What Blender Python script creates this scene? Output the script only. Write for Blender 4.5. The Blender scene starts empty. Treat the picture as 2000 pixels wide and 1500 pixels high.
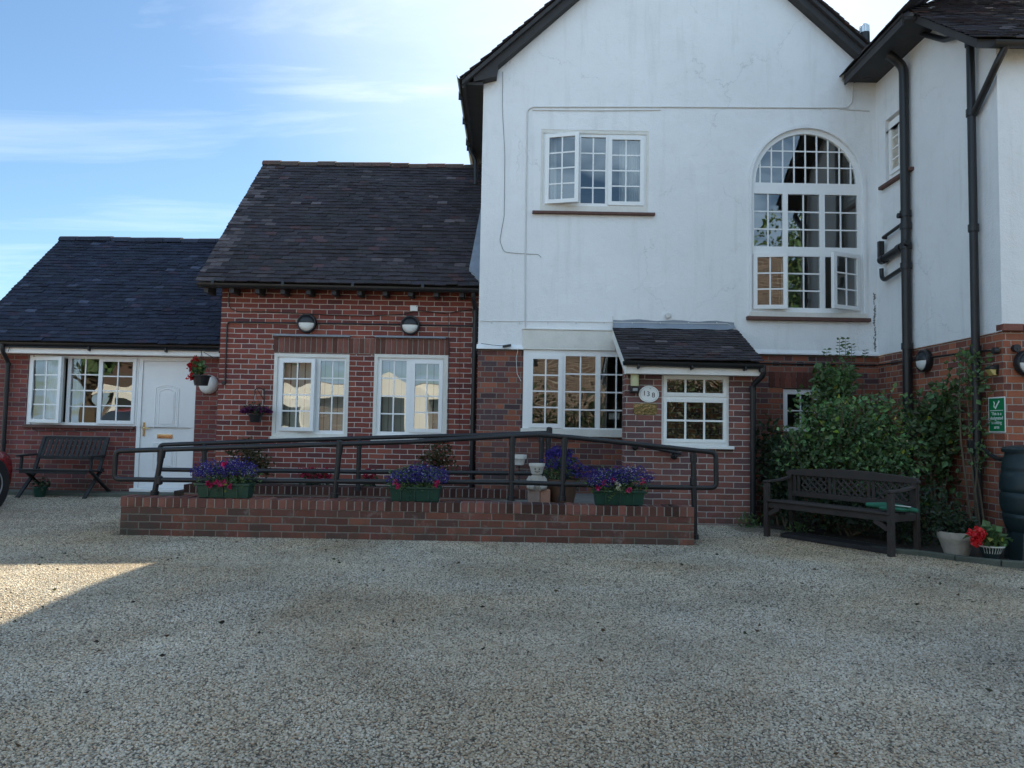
import bpy, math, random
import numpy as np
from mathutils import Vector, Matrix
random.seed(7); rng = np.random.default_rng(7)
R = math.radians
S = bpy.context.scene
COL = S.collection

# ------------------------------------------------------------------ camera
FPX, PITCH, ROLL, CAMZ = 1480.0, R(3.4), R(1.05), 1.15
fw = Vector((0, math.cos(PITCH), math.sin(PITCH)))
u0 = Vector((0, -math.sin(PITCH), math.cos(PITCH)))
r0 = Vector((1, 0, 0))
RT = r0*math.cos(ROLL) + u0*math.sin(ROLL)
UP = -r0*math.sin(ROLL) + u0*math.cos(ROLL)
CAM = Vector((0, 0, CAMZ))
cd = bpy.data.cameras.new('camera'); cam = bpy.data.objects.new('camera', cd); COL.objects.link(cam)
cd.sensor_width = 36; cd.lens = FPX/2000*36; cd.clip_end = 2000; cd.clip_start = .05
cam.matrix_world = Matrix(((RT.x, UP.x, -fw.x, CAM.x), (RT.y, UP.y, -fw.y, CAM.y), (RT.z, UP.z, -fw.z, CAM.z), (0, 0, 0, 1)))
S.camera = cam
def ray(px, py): return fw + RT*((px-1000)/FPX) - UP*((py-750)/FPX)
def at(px, py, Y):
    v = ray(px, py); return CAM + v*(Y/v.y)
def atX(px, py, X):
    v = ray(px, py); return CAM + v*(X/v.x)

# ------------------------------------------------------------------ sky + sun
SUN = Vector((.336, 1.22, 1)).normalized()
EL = math.asin(SUN.z); AZ = math.atan2(SUN.x, SUN.y)
W = bpy.data.worlds.new('World'); S.world = W; W.use_nodes = True
nt = W.node_tree; nt.nodes.clear()
def N(t, **k):
    n = nt.nodes.new(t)
    for a, b in k.items(): setattr(n, a, b)
    return n
out = N('ShaderNodeOutputWorld'); bg = N('ShaderNodeBackground'); bg.inputs['Strength'].default_value = .057
sky = N('ShaderNodeTexSky'); sky.sky_type = 'NISHITA'; sky.sun_disc = False
sky.sun_elevation = EL; sky.sun_rotation = AZ; sky.air_density = 1.0; sky.dust_density = .35; sky.ozone_density = 2.5
tc = N('ShaderNodeTexCoord'); sep = N('ShaderNodeSeparateXYZ'); nt.links.new(tc.outputs['Generated'], sep.inputs[0])
def M_(op, a, b=None):
    n = N('ShaderNodeMath', operation=op)
    for i, q in enumerate((a, b)):
        if q is None: continue
        if isinstance(q, (int, float)): n.inputs[i].default_value = q
        else: nt.links.new(q, n.inputs[i])
    return n.outputs[0]
zz = M_('ADD', M_('MAXIMUM', sep.outputs[2], 0.0), .12)
cx = M_('DIVIDE', sep.outputs[0], zz); cy = M_('DIVIDE', sep.outputs[1], zz)
cv = N('ShaderNodeCombineXYZ'); nt.links.new(cx, cv.inputs[0]); nt.links.new(cy, cv.inputs[1])
mp = N('ShaderNodeMapping'); mp.inputs['Rotation'].default_value = (0, 0, R(8)); mp.inputs['Scale'].default_value = (.35, 1.25, 1)
mp.inputs['Location'].default_value = (.3, .45, 0)
nt.links.new(cv.outputs[0], mp.inputs[0])
nz = N('ShaderNodeTexNoise'); nz.inputs['Scale'].default_value = 1.5; nz.inputs['Detail'].default_value = 9; nz.inputs['Roughness'].default_value = .58; nz.inputs['Distortion'].default_value = .5
nt.links.new(mp.outputs[0], nz.inputs['Vector'])
cr = N('ShaderNodeValToRGB'); cr.color_ramp.elements[0].position = .54; cr.color_ramp.elements[0].color = (0, 0, 0, 1)
cr.color_ramp.elements[1].position = .86; cr.color_ramp.elements[1].color = (1, 1, 1, 1)
nt.links.new(nz.outputs['Fac'], cr.inputs[0])
cm = N('ShaderNodeMixRGB'); cm.inputs[2].default_value = (8.2, 9.0, 9.6, 1)
tn = N('ShaderNodeMixRGB', blend_type='MULTIPLY'); tn.inputs[0].default_value = 1; tn.inputs[2].default_value = (.86, 1.0, 1.03, 1); nt.links.new(sky.outputs[0], tn.inputs[1])
dt = N('ShaderNodeVectorMath', operation='DOT_PRODUCT'); nt.links.new(tc.outputs['Generated'], dt.inputs[0]); dt.inputs[1].default_value = SUN
ns = N('ShaderNodeMapRange', interpolation_type='SMOOTHSTEP'); nt.links.new(dt.outputs['Value'], ns.inputs[0]); ns.inputs[1].default_value = .80; ns.inputs[2].default_value = 1.0
veil = M_('MULTIPLY', ns.outputs[0], M_('ADD', M_('MULTIPLY', nz.outputs['Fac'], 1.1), .02))
nt.links.new(M_('MINIMUM', M_('ADD', M_('MULTIPLY', cr.outputs[0], .75), veil), .92), cm.inputs[0]); nt.links.new(tn.outputs[0], cm.inputs[1])
bk = N('ShaderNodeMapRange', interpolation_type='SMOOTHSTEP'); nt.links.new(sep.outputs[1], bk.inputs[0]); bk.inputs[1].default_value = .15; bk.inputs[2].default_value = -.55  # bright clouds added to the unseen sky behind the camera to light the facade
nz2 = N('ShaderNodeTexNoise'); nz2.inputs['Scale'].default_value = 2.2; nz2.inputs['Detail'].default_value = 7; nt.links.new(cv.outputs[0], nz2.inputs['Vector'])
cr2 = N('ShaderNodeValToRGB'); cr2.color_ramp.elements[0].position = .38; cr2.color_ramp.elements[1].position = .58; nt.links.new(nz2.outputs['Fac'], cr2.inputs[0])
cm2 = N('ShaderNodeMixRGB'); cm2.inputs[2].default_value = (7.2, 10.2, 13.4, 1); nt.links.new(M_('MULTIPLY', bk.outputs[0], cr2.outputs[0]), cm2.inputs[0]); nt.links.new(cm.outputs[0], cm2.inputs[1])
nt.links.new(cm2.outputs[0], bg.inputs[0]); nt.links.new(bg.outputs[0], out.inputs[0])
sl = bpy.data.lights.new('sun', 'SUN'); sl.energy = 5.0; sl.angle = R(.53); sl.color = (1, .88, .67)
so = bpy.data.objects.new('sun', sl); COL.objects.link(so); so.rotation_euler = SUN.to_track_quat('Z', 'Y').to_euler(); so.location = (0, 0, 30)
S.view_settings.view_transform = 'Standard'; S.view_settings.look = 'None'; S.view_settings.exposure = 1.46; S.view_settings.gamma = 1
S.cycles.max_bounces = 8; S.cycles.transparent_max_bounces = 12

# ------------------------------------------------------------------ materials
class NT:
    def __init__(s, name):
        s.m = bpy.data.materials.new(name); s.m.use_nodes = True; s.t = s.m.node_tree; s.b = s.t.nodes['Principled BSDF']; s.out = s.t.nodes['Material Output']
    def n(s, t, **k):
        n = s.t.nodes.new(t)
        for a, b in k.items(): setattr(n, a, b)
        return n
    def l(s, a, b): s.t.links.new(a, b)
    def put(s, sock, q):
        if q is None: return
        if isinstance(q, (int, float)): sock.default_value = q
        elif isinstance(q, (tuple, list)): sock.default_value = (*q, 1) if len(q) == 3 and sock.type == 'RGBA' else q
        else: s.l(q, sock)
    def math(s, op, a, b=None, c=None, clamp=False):
        n = s.n('ShaderNodeMath', operation=op, use_clamp=clamp)
        for i, q in enumerate((a, b, c)): s.put(n.inputs[i], q)
        return n.outputs[0]
    def mix(s, f, a, b, blend='MIX'):
        n = s.n('ShaderNodeMixRGB', blend_type=blend); s.put(n.inputs[0], f); s.put(n.inputs[1], a); s.put(n.inputs[2], b); return n.outputs[0]
    def noise(s, scale, detail=4, rough=.55, vec=None, dist=0):
        n = s.n('ShaderNodeTexNoise'); n.inputs['Scale'].default_value = scale; n.inputs['Detail'].default_value = detail; n.inputs['Roughness'].default_value = rough; n.inputs['Distortion'].default_value = dist
        s.l(vec if vec else s.pos(), n.inputs['Vector']); return n.outputs['Fac']
    def pos(s):
        if not hasattr(s, 'g'): s.g = s.n('ShaderNodeNewGeometry')
        return s.g.outputs['Position']
    def objc(s): return s.n('ShaderNodeTexCoord').outputs['Object']
    def xyz(s, v):
        n = s.n('ShaderNodeSeparateXYZ'); s.l(v, n.inputs[0]); return n.outputs
    def vec(s, a, b, c=0.0):
        n = s.n('ShaderNodeCombineXYZ')
        for i, q in enumerate((a, b, c)): s.put(n.inputs[i], q)
        return n.outputs[0]
    def ramp(s, f, *st):
        n = s.n('ShaderNodeValToRGB'); e = n.color_ramp.elements
        while len(e) < len(st): e.new(.5)
        for i, (p, c) in enumerate(st):
            e[i].position = p; e[i].color = (*c, 1) if not isinstance(c, (int, float)) else (c, c, c, 1)
        s.l(f, n.inputs[0]); return n.outputs[0]
    def bump(s, h, strength=.5, dist=.01):
        n = s.n('ShaderNodeBump'); n.inputs['Strength'].default_value = strength; n.inputs['Distance'].default_value = dist
        s.l(h, n.inputs['Height']); s.l(n.outputs[0], s.b.inputs['Normal']); return n
    def col(s, c): s.put(s.b.inputs['Base Color'], c)
    def rough(s, c): s.put(s.b.inputs['Roughness'], c)
def mk(name, base, rough=.6, var=.18, vs=7, bump=0, bs=90, metal=0, spec=.4, tint=False, sat=0):
    """plain painted / natural material: base colour with soft blotches and fine speckle"""
    t = NT(name); v = t.objc()
    a = t.noise(vs, 5, .6, v); b = t.noise(vs*9, 3, .6, v)
    f = t.math('ADD', t.math('MULTIPLY', t.math('SUBTRACT', a, .5), 2.2*var), t.math('MULTIPLY', t.math('SUBTRACT', b, .5), 1.2*var))
    c = t.mix(1, base, t.vec(*[t.math('ADD', f, 1.0)]*3), 'MULTIPLY')
    if tint:
        at_ = t.n('ShaderNodeAttribute', attribute_name='tint'); c = t.mix(1, c, at_.outputs['Color'], 'MULTIPLY')
    t.col(c); t.rough(t.math('ADD', rough, t.math('MULTIPLY', t.math('SUBTRACT', b, .5), .25), clamp=True))
    t.b.inputs['Metallic'].default_value = metal; t.b.inputs['Specular IOR Level'].default_value = spec
    if bump: t.bump(t.noise(bs, 4, .6, v), .6, bump)
    return t.m

def brick(name, reds, mortar, bond='stretcher', voff=0., uoff=0., stain=.5, white=.0):
    """brickwork with a random colour for every brick, laid in world metres"""
    t = NT(name); P = t.xyz(t.pos()); nn = t.xyz(t.g.outputs['True Normal'])
    side = t.math('GREATER_THAN', t.math('ABSOLUTE', nn[0]), .7)
    u = t.math('ADD', t.math('ADD', t.math('MULTIPLY', P[1], side), t.math('MULTIPLY', P[0], t.math('SUBTRACT', 1.0, side))), 50.0+uoff)
    v = t.math('ADD', P[2], 3.0+voff)
    wob = t.math('MULTIPLY', t.math('SUBTRACT', t.noise(6, 3), .5), .012)
    v = t.math('ADD', v, wob); u = t.math('ADD', u, t.math('MULTIPLY', t.math('SUBTRACT', t.noise(9, 2), .5), .012))
    H = .075; rv = t.math('DIVIDE', v, H); row = t.math('FLOOR', rv); fv = t.math('MULTIPLY', t.math('FRACT', rv), H)
    par = t.math('MODULO', row, 2.0)
    if bond == 'flemish':
        L = .336; uu = t.math('ADD', t.math('DIVIDE', u, L), t.math('MULTIPLY', par, .5)); c = t.math('FLOOR', uu); f = t.math('FRACT', uu)
        hd = t.math('GREATER_THAN', f, .667); idx = t.math('ADD', t.math('MULTIPLY', c, 2.0), hd)
        e = t.math('MINIMUM', t.math('MINIMUM', t.math('MULTIPLY', f, L), t.math('MULTIPLY', t.math('SUBTRACT', 1.0, f), L)), t.math('MULTIPLY', t.math('ABSOLUTE', t.math('SUBTRACT', f, .667)), L))
    else:
        L = .225; uu = t.math('ADD', t.math('DIVIDE', u, L), t.math('MULTIPLY', par, .5)); idx = t.math('FLOOR', uu); f = t.math('FRACT', uu)
        e = t.math('MULTIPLY', t.math('MINIMUM', f, t.math('SUBTRACT', 1.0, f)), L)
    ev = t.math('MINIMUM', fv, t.math('SUBTRACT', H, fv)); d = t.math('MINIMUM', e, ev)
    d = t.math('ADD', d, t.math('MULTIPLY', t.math('SUBTRACT', t.noise(60, 3, .7), .5), .006))
    face = t.n('ShaderNodeMapRange', interpolation_type='SMOOTHSTEP'); t.l(d, face.inputs[0]); face.inputs[1].default_value = .0035; face.inputs[2].default_value = .0072
    wn = t.n('ShaderNodeTexWhiteNoise', noise_dimensions='2D'); t.l(t.vec(idx, row), wn.inputs['Vector'])
    wn2 = t.n('ShaderNodeTexWhiteNoise', noise_dimensions='2D'); t.l(t.vec(t.math('ADD', idx, 31.7), t.math('ADD', row, 11.3)), wn2.inputs['Vector'])
    bc = t.ramp(wn.outputs['Value'], *[(i/(len(reds)-1), c) for i, c in enumerate(reds)])
    inn = t.noise(38, 5, .65); big = t.noise(1.1, 5, .6)
    k = t.math('ADD', .62, t.math('ADD', t.math('MULTIPLY', inn, .42), t.math('MULTIPLY', wn2.outputs['Value'], .34)))
    bc = t.mix(1, bc, t.vec(k, k, k), 'MULTIPLY')
    bc = t.mix(t.math('MULTIPLY', t.ramp(big, (.5, 0.), (.72, 1.)), stain), bc, (.06, .05, .045))
    if white:
        wm = t.math('MULTIPLY', t.ramp(t.noise(3.2, 6, .75), (.56, 0.), (.72, 1.)), white); bc = t.mix(wm, bc, (.38, .34, .31))
    sp = t.n('ShaderNodeMapRange'); t.l(P[2], sp.inputs[0]); sp.inputs[1].default_value = .55; sp.inputs[2].default_value = .0
    spm = t.math('MULTIPLY', sp.outputs[0], t.ramp(t.noise(4.5, 6, .7), (.40, 0.), (.66, .7))); bc = t.mix(spm, bc, (.055, .055, .04))
    mo = t.mix(t.noise(26, 4, .7), tuple(x*.72 for x in mortar), mortar)
    mo = t.mix(t.math('MULTIPLY', t.ramp(big, (.48, 0.), (.7, 1.)), .55*min(1, stain*1.6)), mo, (.11, .10, .085))
    mo = t.mix(spm, mo, (.085, .085, .06))
    t.col(t.mix(face.outputs[0], mo, bc)); t.rough(.88); t.b.inputs['Specular IOR Level'].default_value = .25
    hgt = t.math('ADD', face.outputs[0], t.math('ADD', t.math('MULTIPLY', inn, .35), t.math('MULTIPLY', wn2.outputs['Value'], .25)))
    t.bump(hgt, .7, .006); return t.m

def render_mat():
    t = NT('white_render'); p = t.pos()
    a = t.noise(.7, 6, .6); b = t.noise(5, 5, .65)
    sp = t.xyz(p); st = t.noise(3, 5, .6, t.vec(t.math('MULTIPLY', t.math('ADD', sp[0], sp[1]), 2.2), t.math('MULTIPLY', sp[2], .22)))
    c = t.mix(t.ramp(a, (.42, 0.), (.72, .55)), (.79, .81, .82), (.69, .71, .715))
    c = t.mix(t.math('MULTIPLY', t.ramp(st, (.54, 0.), (.74, 1.)), .25), c, (.50, .50, .46))
    c = t.mix(t.math('MULTIPLY', t.ramp(b, (.56, 0.), (.76, 1.)), .2), c, (.52, .53, .48))
    vo = t.n('ShaderNodeTexVoronoi', feature='DISTANCE_TO_EDGE'); vo.inputs['Scale'].default_value = .62
    ds = t.n('ShaderNodeTexNoise'); ds.inputs['Scale'].default_value = 2.3; ds.inputs['Detail'].default_value = 7; ds.inputs['Roughness'].default_value = .62; t.l(p, ds.inputs['Vector'])
    vm = t.n('ShaderNodeVectorMath', operation='MULTIPLY_ADD'); t.l(ds.outputs['Color'], vm.inputs[0]); vm.inputs[1].default_value = (.75, .75, .75); t.l(p, vm.inputs[2]); t.l(vm.outputs[0], vo.inputs['Vector'])
    crk = t.math('MULTIPLY', t.math('LESS_THAN', vo.outputs['Distance'], .0034), t.ramp(t.noise(.85, 3, .5), (.52, 0.), (.58, 1.)))
    c = t.mix(t.math('MULTIPLY', crk, .2), c, (.22, .22, .21)); t.col(c); t.rough(.86); t.b.inputs['Specular IOR Level'].default_value = .25
    t.bump(t.math('ADD', t.noise(55, 5, .65), t.math('SUBTRACT', t.math('MULTIPLY', t.noise(3.2, 4, .55), 3.2), crk)), .5, .014); return t.m

def tile_mat(name, base, moss, lichen=.2):
    t = NT(name); at_ = t.n('ShaderNodeAttribute', attribute_name='tint'); a = t.noise(2.2, 5, .6); b = t.noise(34, 5, .7)
    c = t.mix(1, base, at_.outputs['Color'], 'MULTIPLY'); c = t.mix(t.math('MULTIPLY', t.ramp(a, (.45, 0.), (.7, 1.)), .6), c, moss)
    k = t.math('ADD', .55, t.math('MULTIPLY', b, .9)); c = t.mix(1, c, t.vec(k, k, k), 'MULTIPLY')
    li = t.math('MAXIMUM', t.ramp(t.noise(17, 4, .7), (.66, 0.), (.72, 1.)), t.ramp(t.noise(48, 3, .6), (.64, 0.), (.70, 1.))); c = t.mix(t.math('MULTIPLY', li, lichen), c, (.34, .33, .30))
    t.col(c); t.rough(.9); t.b.inputs['Specular IOR Level'].default_value = .15; t.bump(b, .5, .004); return t.m

def glass_mat():
    t = NT('window_glass'); t.t.nodes.remove(t.b)
    tr = t.n('ShaderNodeBsdfTransparent'); tr.inputs[0].default_value = (.80, .84, .83, 1)
    gl = t.n('ShaderNodeBsdfGlossy'); gl.inputs['Color'].default_value = (.95, .97, .97, 1); gl.inputs['Roughness'].default_value = .0
    bp = t.n('ShaderNodeBump'); bp.inputs['Strength'].default_value = .10; bp.inputs['Distance'].default_value = .02
    t.l(t.noise(3.2, 0, .4), bp.inputs['Height']); t.l(bp.outputs[0], gl.inputs['Normal'])
    fr = t.n('ShaderNodeFresnel'); fr.inputs[0].default_value = 1.5
    f = t.math('ADD', t.math('MULTIPLY', fr.outputs[0], 1.5), .10, clamp=True)
    mx = t.n('ShaderNodeMixShader'); t.l(f, mx.inputs[0]); t.l(tr.outputs[0], mx.inputs[1]); t.l(gl.outputs[0], mx.inputs[2]); t.l(mx.outputs[0], t.out.inputs[0]); return t.m

def gravel_mat():
    t = NT('pale_gravel'); p = t.pos(); cols = None
    def lay(scale):
        v = t.n('ShaderNodeTexVoronoi'); v.inputs['Scale'].default_value = scale; v.inputs['Randomness'].default_value = 1
        t.l(p, v.inputs['Vector']); return v
    v = lay(74); s = t.xyz(v.outputs['Color'])
    c = t.ramp(s[0], (0, (.24, .20, .15)), (.2, (.42, .37, .28)), (.42, (.58, .53, .42)), (.65, (.70, .65, .53)), (.85, (.48, .34, .22)), (1, (.84, .80, .70)))
    dk = t.ramp(v.outputs['Distance'], (.25, 1.), (.72, .25)); c = t.mix(1, c, dk, 'MULTIPLY')
    k = t.math('ADD', .33, t.math('MULTIPLY', t.noise(.9, 7, .68), 1.16)); c = t.mix(1, c, t.vec(k, k, k), 'MULTIPLY')
    c = t.mix(t.ramp(t.noise(.42, 5, .6, dist=.6), (.40, 0.), (.66, .85)), c, t.mix(1, c, (.86, .73, .57), 'MULTIPLY'))
    c = t.mix(t.math('MULTIPLY', t.ramp(t.noise(1.7, 6, .7), (.58, 0.), (.75, 1.)), .35), c, (.17, .15, .10))
    t.col(c); t.rough(.8); t.b.inputs['Specular IOR Level'].default_value = .35
    h = t.math('ADD', t.math('SUBTRACT', 1.0, v.outputs['Distance']), t.math('MULTIPLY', s[1], .6)); t.bump(h, 1.0, .012); return t.m
def pebble_mat():
    t = NT('gravel_stone'); oi = t.n('ShaderNodeObjectInfo'); r = oi.outputs['Random']
    c = t.ramp(r, (0, (.32, .27, .21)), (.14, (.46, .41, .32)), (.35, (.57, .53, .43)), (.6, (.64, .60, .50)), (.78, (.50, .38, .27)), (.84, (.60, .56, .47)), (1, (.74, .71, .63)))
    k = t.math('ADD', .33, t.math('MULTIPLY', t.noise(.9, 7, .68), 1.16)); c = t.mix(1, c, t.vec(k, k, k), 'MULTIPLY')
    c = t.mix(t.ramp(t.noise(.42, 5, .6, dist=.6), (.40, 0.), (.66, .85)), c, t.mix(1, c, (.86, .73, .57), 'MULTIPLY'))
    c = t.mix(t.math('MULTIPLY', t.ramp(t.noise(1.7, 6, .7), (.58, 0.), (.75, 1.)), .3), c, (.17, .15, .10))
    t.col(c); t.rough(.75); t.b.inputs['Specular IOR Level'].default_value = .35; return t.m
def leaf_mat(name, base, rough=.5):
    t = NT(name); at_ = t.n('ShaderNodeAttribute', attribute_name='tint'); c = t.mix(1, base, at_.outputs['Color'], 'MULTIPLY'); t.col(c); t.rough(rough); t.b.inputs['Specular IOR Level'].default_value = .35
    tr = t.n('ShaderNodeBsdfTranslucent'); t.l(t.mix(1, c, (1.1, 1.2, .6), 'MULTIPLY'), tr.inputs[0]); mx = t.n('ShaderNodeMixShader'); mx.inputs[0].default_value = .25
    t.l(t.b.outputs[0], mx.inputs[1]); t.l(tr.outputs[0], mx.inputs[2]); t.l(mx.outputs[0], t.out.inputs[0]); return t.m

MT = dict(
    upvc=mk('white_plastic', (.78, .80, .80), .32, .05, 3), oldwhite=mk('aged_white_paint', (.66, .65, .60), .55, .16, 5, .002), fascia=mk('white_fascia_paint', (.76, .76, .73), .5, .08, 4),
    black=mk('black_plastic', (.018, .019, .021), .38, .3, 6), iron=mk('black_painted_steel', (.016, .017, .019), .42, .35, 9, .0006, 40), darkwood=mk('dark_stained_wood', (.035, .028, .024), .7, .4, 8, .002, 60),
    tarwood=mk('tarred_board', (.040, .040, .042), .75, .35, 5, .002), teak=mk('weathered_brown_wood', (.040, .032, .028), .72, .4, 10, .002, 60), blackwood=mk('weathered_black_wood', (.024, .023, .024), .75, .5, 14, .002, 60),
    lead=mk('grey_lead', (.22, .25, .29), .5, .3, 4, .004, 12), sill=mk('brown_clay_tile', (.11, .055, .045), .7, .35, 12, .004, 30), concrete=mk('mossy_concrete', (.095, .105, .085), .9, .45, 5, .006, 30),
    glass=glass_mat(), bronze=mk('polished_brass', (.72, .50, .22), .22, .15, 8, metal=1), chrome=mk('bright_steel', (.6, .6, .6), .3, .1, metal=1),
    plate=mk('engraved_brass_plate', (.50, .48, .38), .10, .25, 30, .004, 26, metal=1), curtain=mk('pale_net_curtain', (.62, .62, .58), .9, .1, 3), blind=mk('cream_blind_fabric', (.55, .55, .50), .85, .08, 3),
    render=render_mat(), gravel=gravel_mat(), pebble=pebble_mat(), soil=mk('damp_dark_soil', (.040, .030, .022), .95, .5, 9, .03, 25), asphalt=mk('grey_concrete_paving', (.15, .145, .135), .9, .4, 4, .006, 40),
    tile_dark=tile_mat('slate_grey_roof_tile', (.028, .034, .052), (.024, .030, .044), .24), tile_brown=tile_mat('brown_clay_roof_tile', (.052, .046, .050), (.038, .038, .040), .16), tile_red=tile_mat('red_clay_ridge_tile', (.095, .065, .056), (.075, .075, .066), .5),
    br_annexe=brick('annexe_brick', [(.16, .05, .045), (.21, .06, .05), (.24, .075, .06), (.18, .06, .06), (.13, .055, .06)], (.30, .255, .225), 'stretcher', -.012, .05, .35),
    br_house=brick('house_brick', [(.165, .05, .042), (.21, .060, .046), (.25, .08, .055), (.18, .05, .043), (.12, .045, .045)], (.56, .50, .45), 'stretcher', -.004, .1, .3),
    br_base=brick('base_brick', [(.10, .055, .055), (.22, .075, .05), (.28, .10, .06), (.13, .06, .06), (.075, .05, .055), (.24, .08, .055)], (.25, .22, .19), 'flemish', .003, 0, .35),
    br_porch=brick('porch_brick', [(.18, .08, .07), (.22, .088, .072), (.26, .11, .085), (.16, .08, .075), (.13, .075, .075)], (.50, .46, .42), 'stretcher', -.01, .07, .25),
    br_ramp=brick('ramp_wall_brick', [(.165, .06, .044), (.21, .08, .053), (.14, .052, .042), (.10, .05, .044), (.18, .065, .047)], (.25, .225, .195), 'stretcher', .011, .02, .95, .5),
    br_wing=brick('wing_brick', [(.30, .10, .055), (.36, .13, .07), (.25, .08, .05), (.15, .06, .05), (.33, .12, .07)], (.40, .35, .30), 'flemish', .0, .1, .35),
    br_far=brick('opposite_house_brick', [(.135, .10, .085), (.11, .08, .07), (.16, .12, .10), (.07, .06, .058)], (.42, .41, .39), 'stretcher', 0, 0, .1),
    solid_brick=mk('loose_brick_clay', (.165, .066, .05), .88, .3, 14, .004, 60, tint=True), mortar=mk('grey_mortar', (.30, .27, .235), .95, .25, 20, .004, 60),
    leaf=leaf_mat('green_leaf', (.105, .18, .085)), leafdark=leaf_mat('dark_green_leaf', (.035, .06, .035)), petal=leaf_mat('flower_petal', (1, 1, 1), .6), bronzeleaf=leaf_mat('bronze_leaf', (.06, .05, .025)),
    stem=mk('brown_stem', (.11, .085, .055), .85, .3, 20), troughg=mk('green_trough_plastic', (.012, .050, .034), .45, .25, 10, .001, 30), terracotta=mk('brown_glazed_pot', (.10, .055, .035), .6, .25, 10), stone=mk('cast_stone', (.40, .37, .32), .9, .3, 14, .006, 40),
    white=mk('white_enamel', (.80, .82, .80), .3, .04), diffuser=mk('opal_diffuser', (.74, .76, .74), .35, .04), cream=mk('cream_plastic_lens', (.52, .52, .30), .4, .12, 10), signg=mk('sign_green', (.01, .20, .075), .35, .06), letter=mk('black_lettering', (.02, .02, .022), .5, .05),
    butt=mk('dark_green_butt_plastic', (.016, .030, .034), .38, .25, 5, .002, 18), red=mk('red_car_paint', (.26, .015, .018), .18, .05, spec=.6), tyre=mk('tyre_rubber', (.018, .018, .019), .8, .2), darkglass=mk('dark_tinted_glass', (.02, .025, .03), .05, .05, spec=.8), alloy=mk('wheel_alloy', (.5, .5, .52), .35, .1, metal=1),
    carwhite=mk('white_car_paint', (.78, .79, .80), .2, .03, spec=.6), greencloth=mk('green_cloth', (.025, .14, .085), .8, .2, 10), grey=mk('grey_plastic', (.32, .33, .34), .5, .1), int=mk('interior_plaster', (.34, .32, .29), .9, .15, 2), intfloor=mk('interior_carpet', (.13, .10, .08), .95, .3, 3), amber=mk('amber_lens', (.55, .44, .16), .3, .1),
    palebrick=mk('buff_brick_clay', (.34, .24, .19), .9, .3, 14, .004, 50, tint=True), bark=mk('tree_bark', (.10, .08, .06), .9, .35, 9, .02, 20), cable=mk('grey_cable', (.20, .21, .21), .6, .2), whitecable=mk('white_painted_cable', (.60, .60, .58), .6, .12),
)

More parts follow.
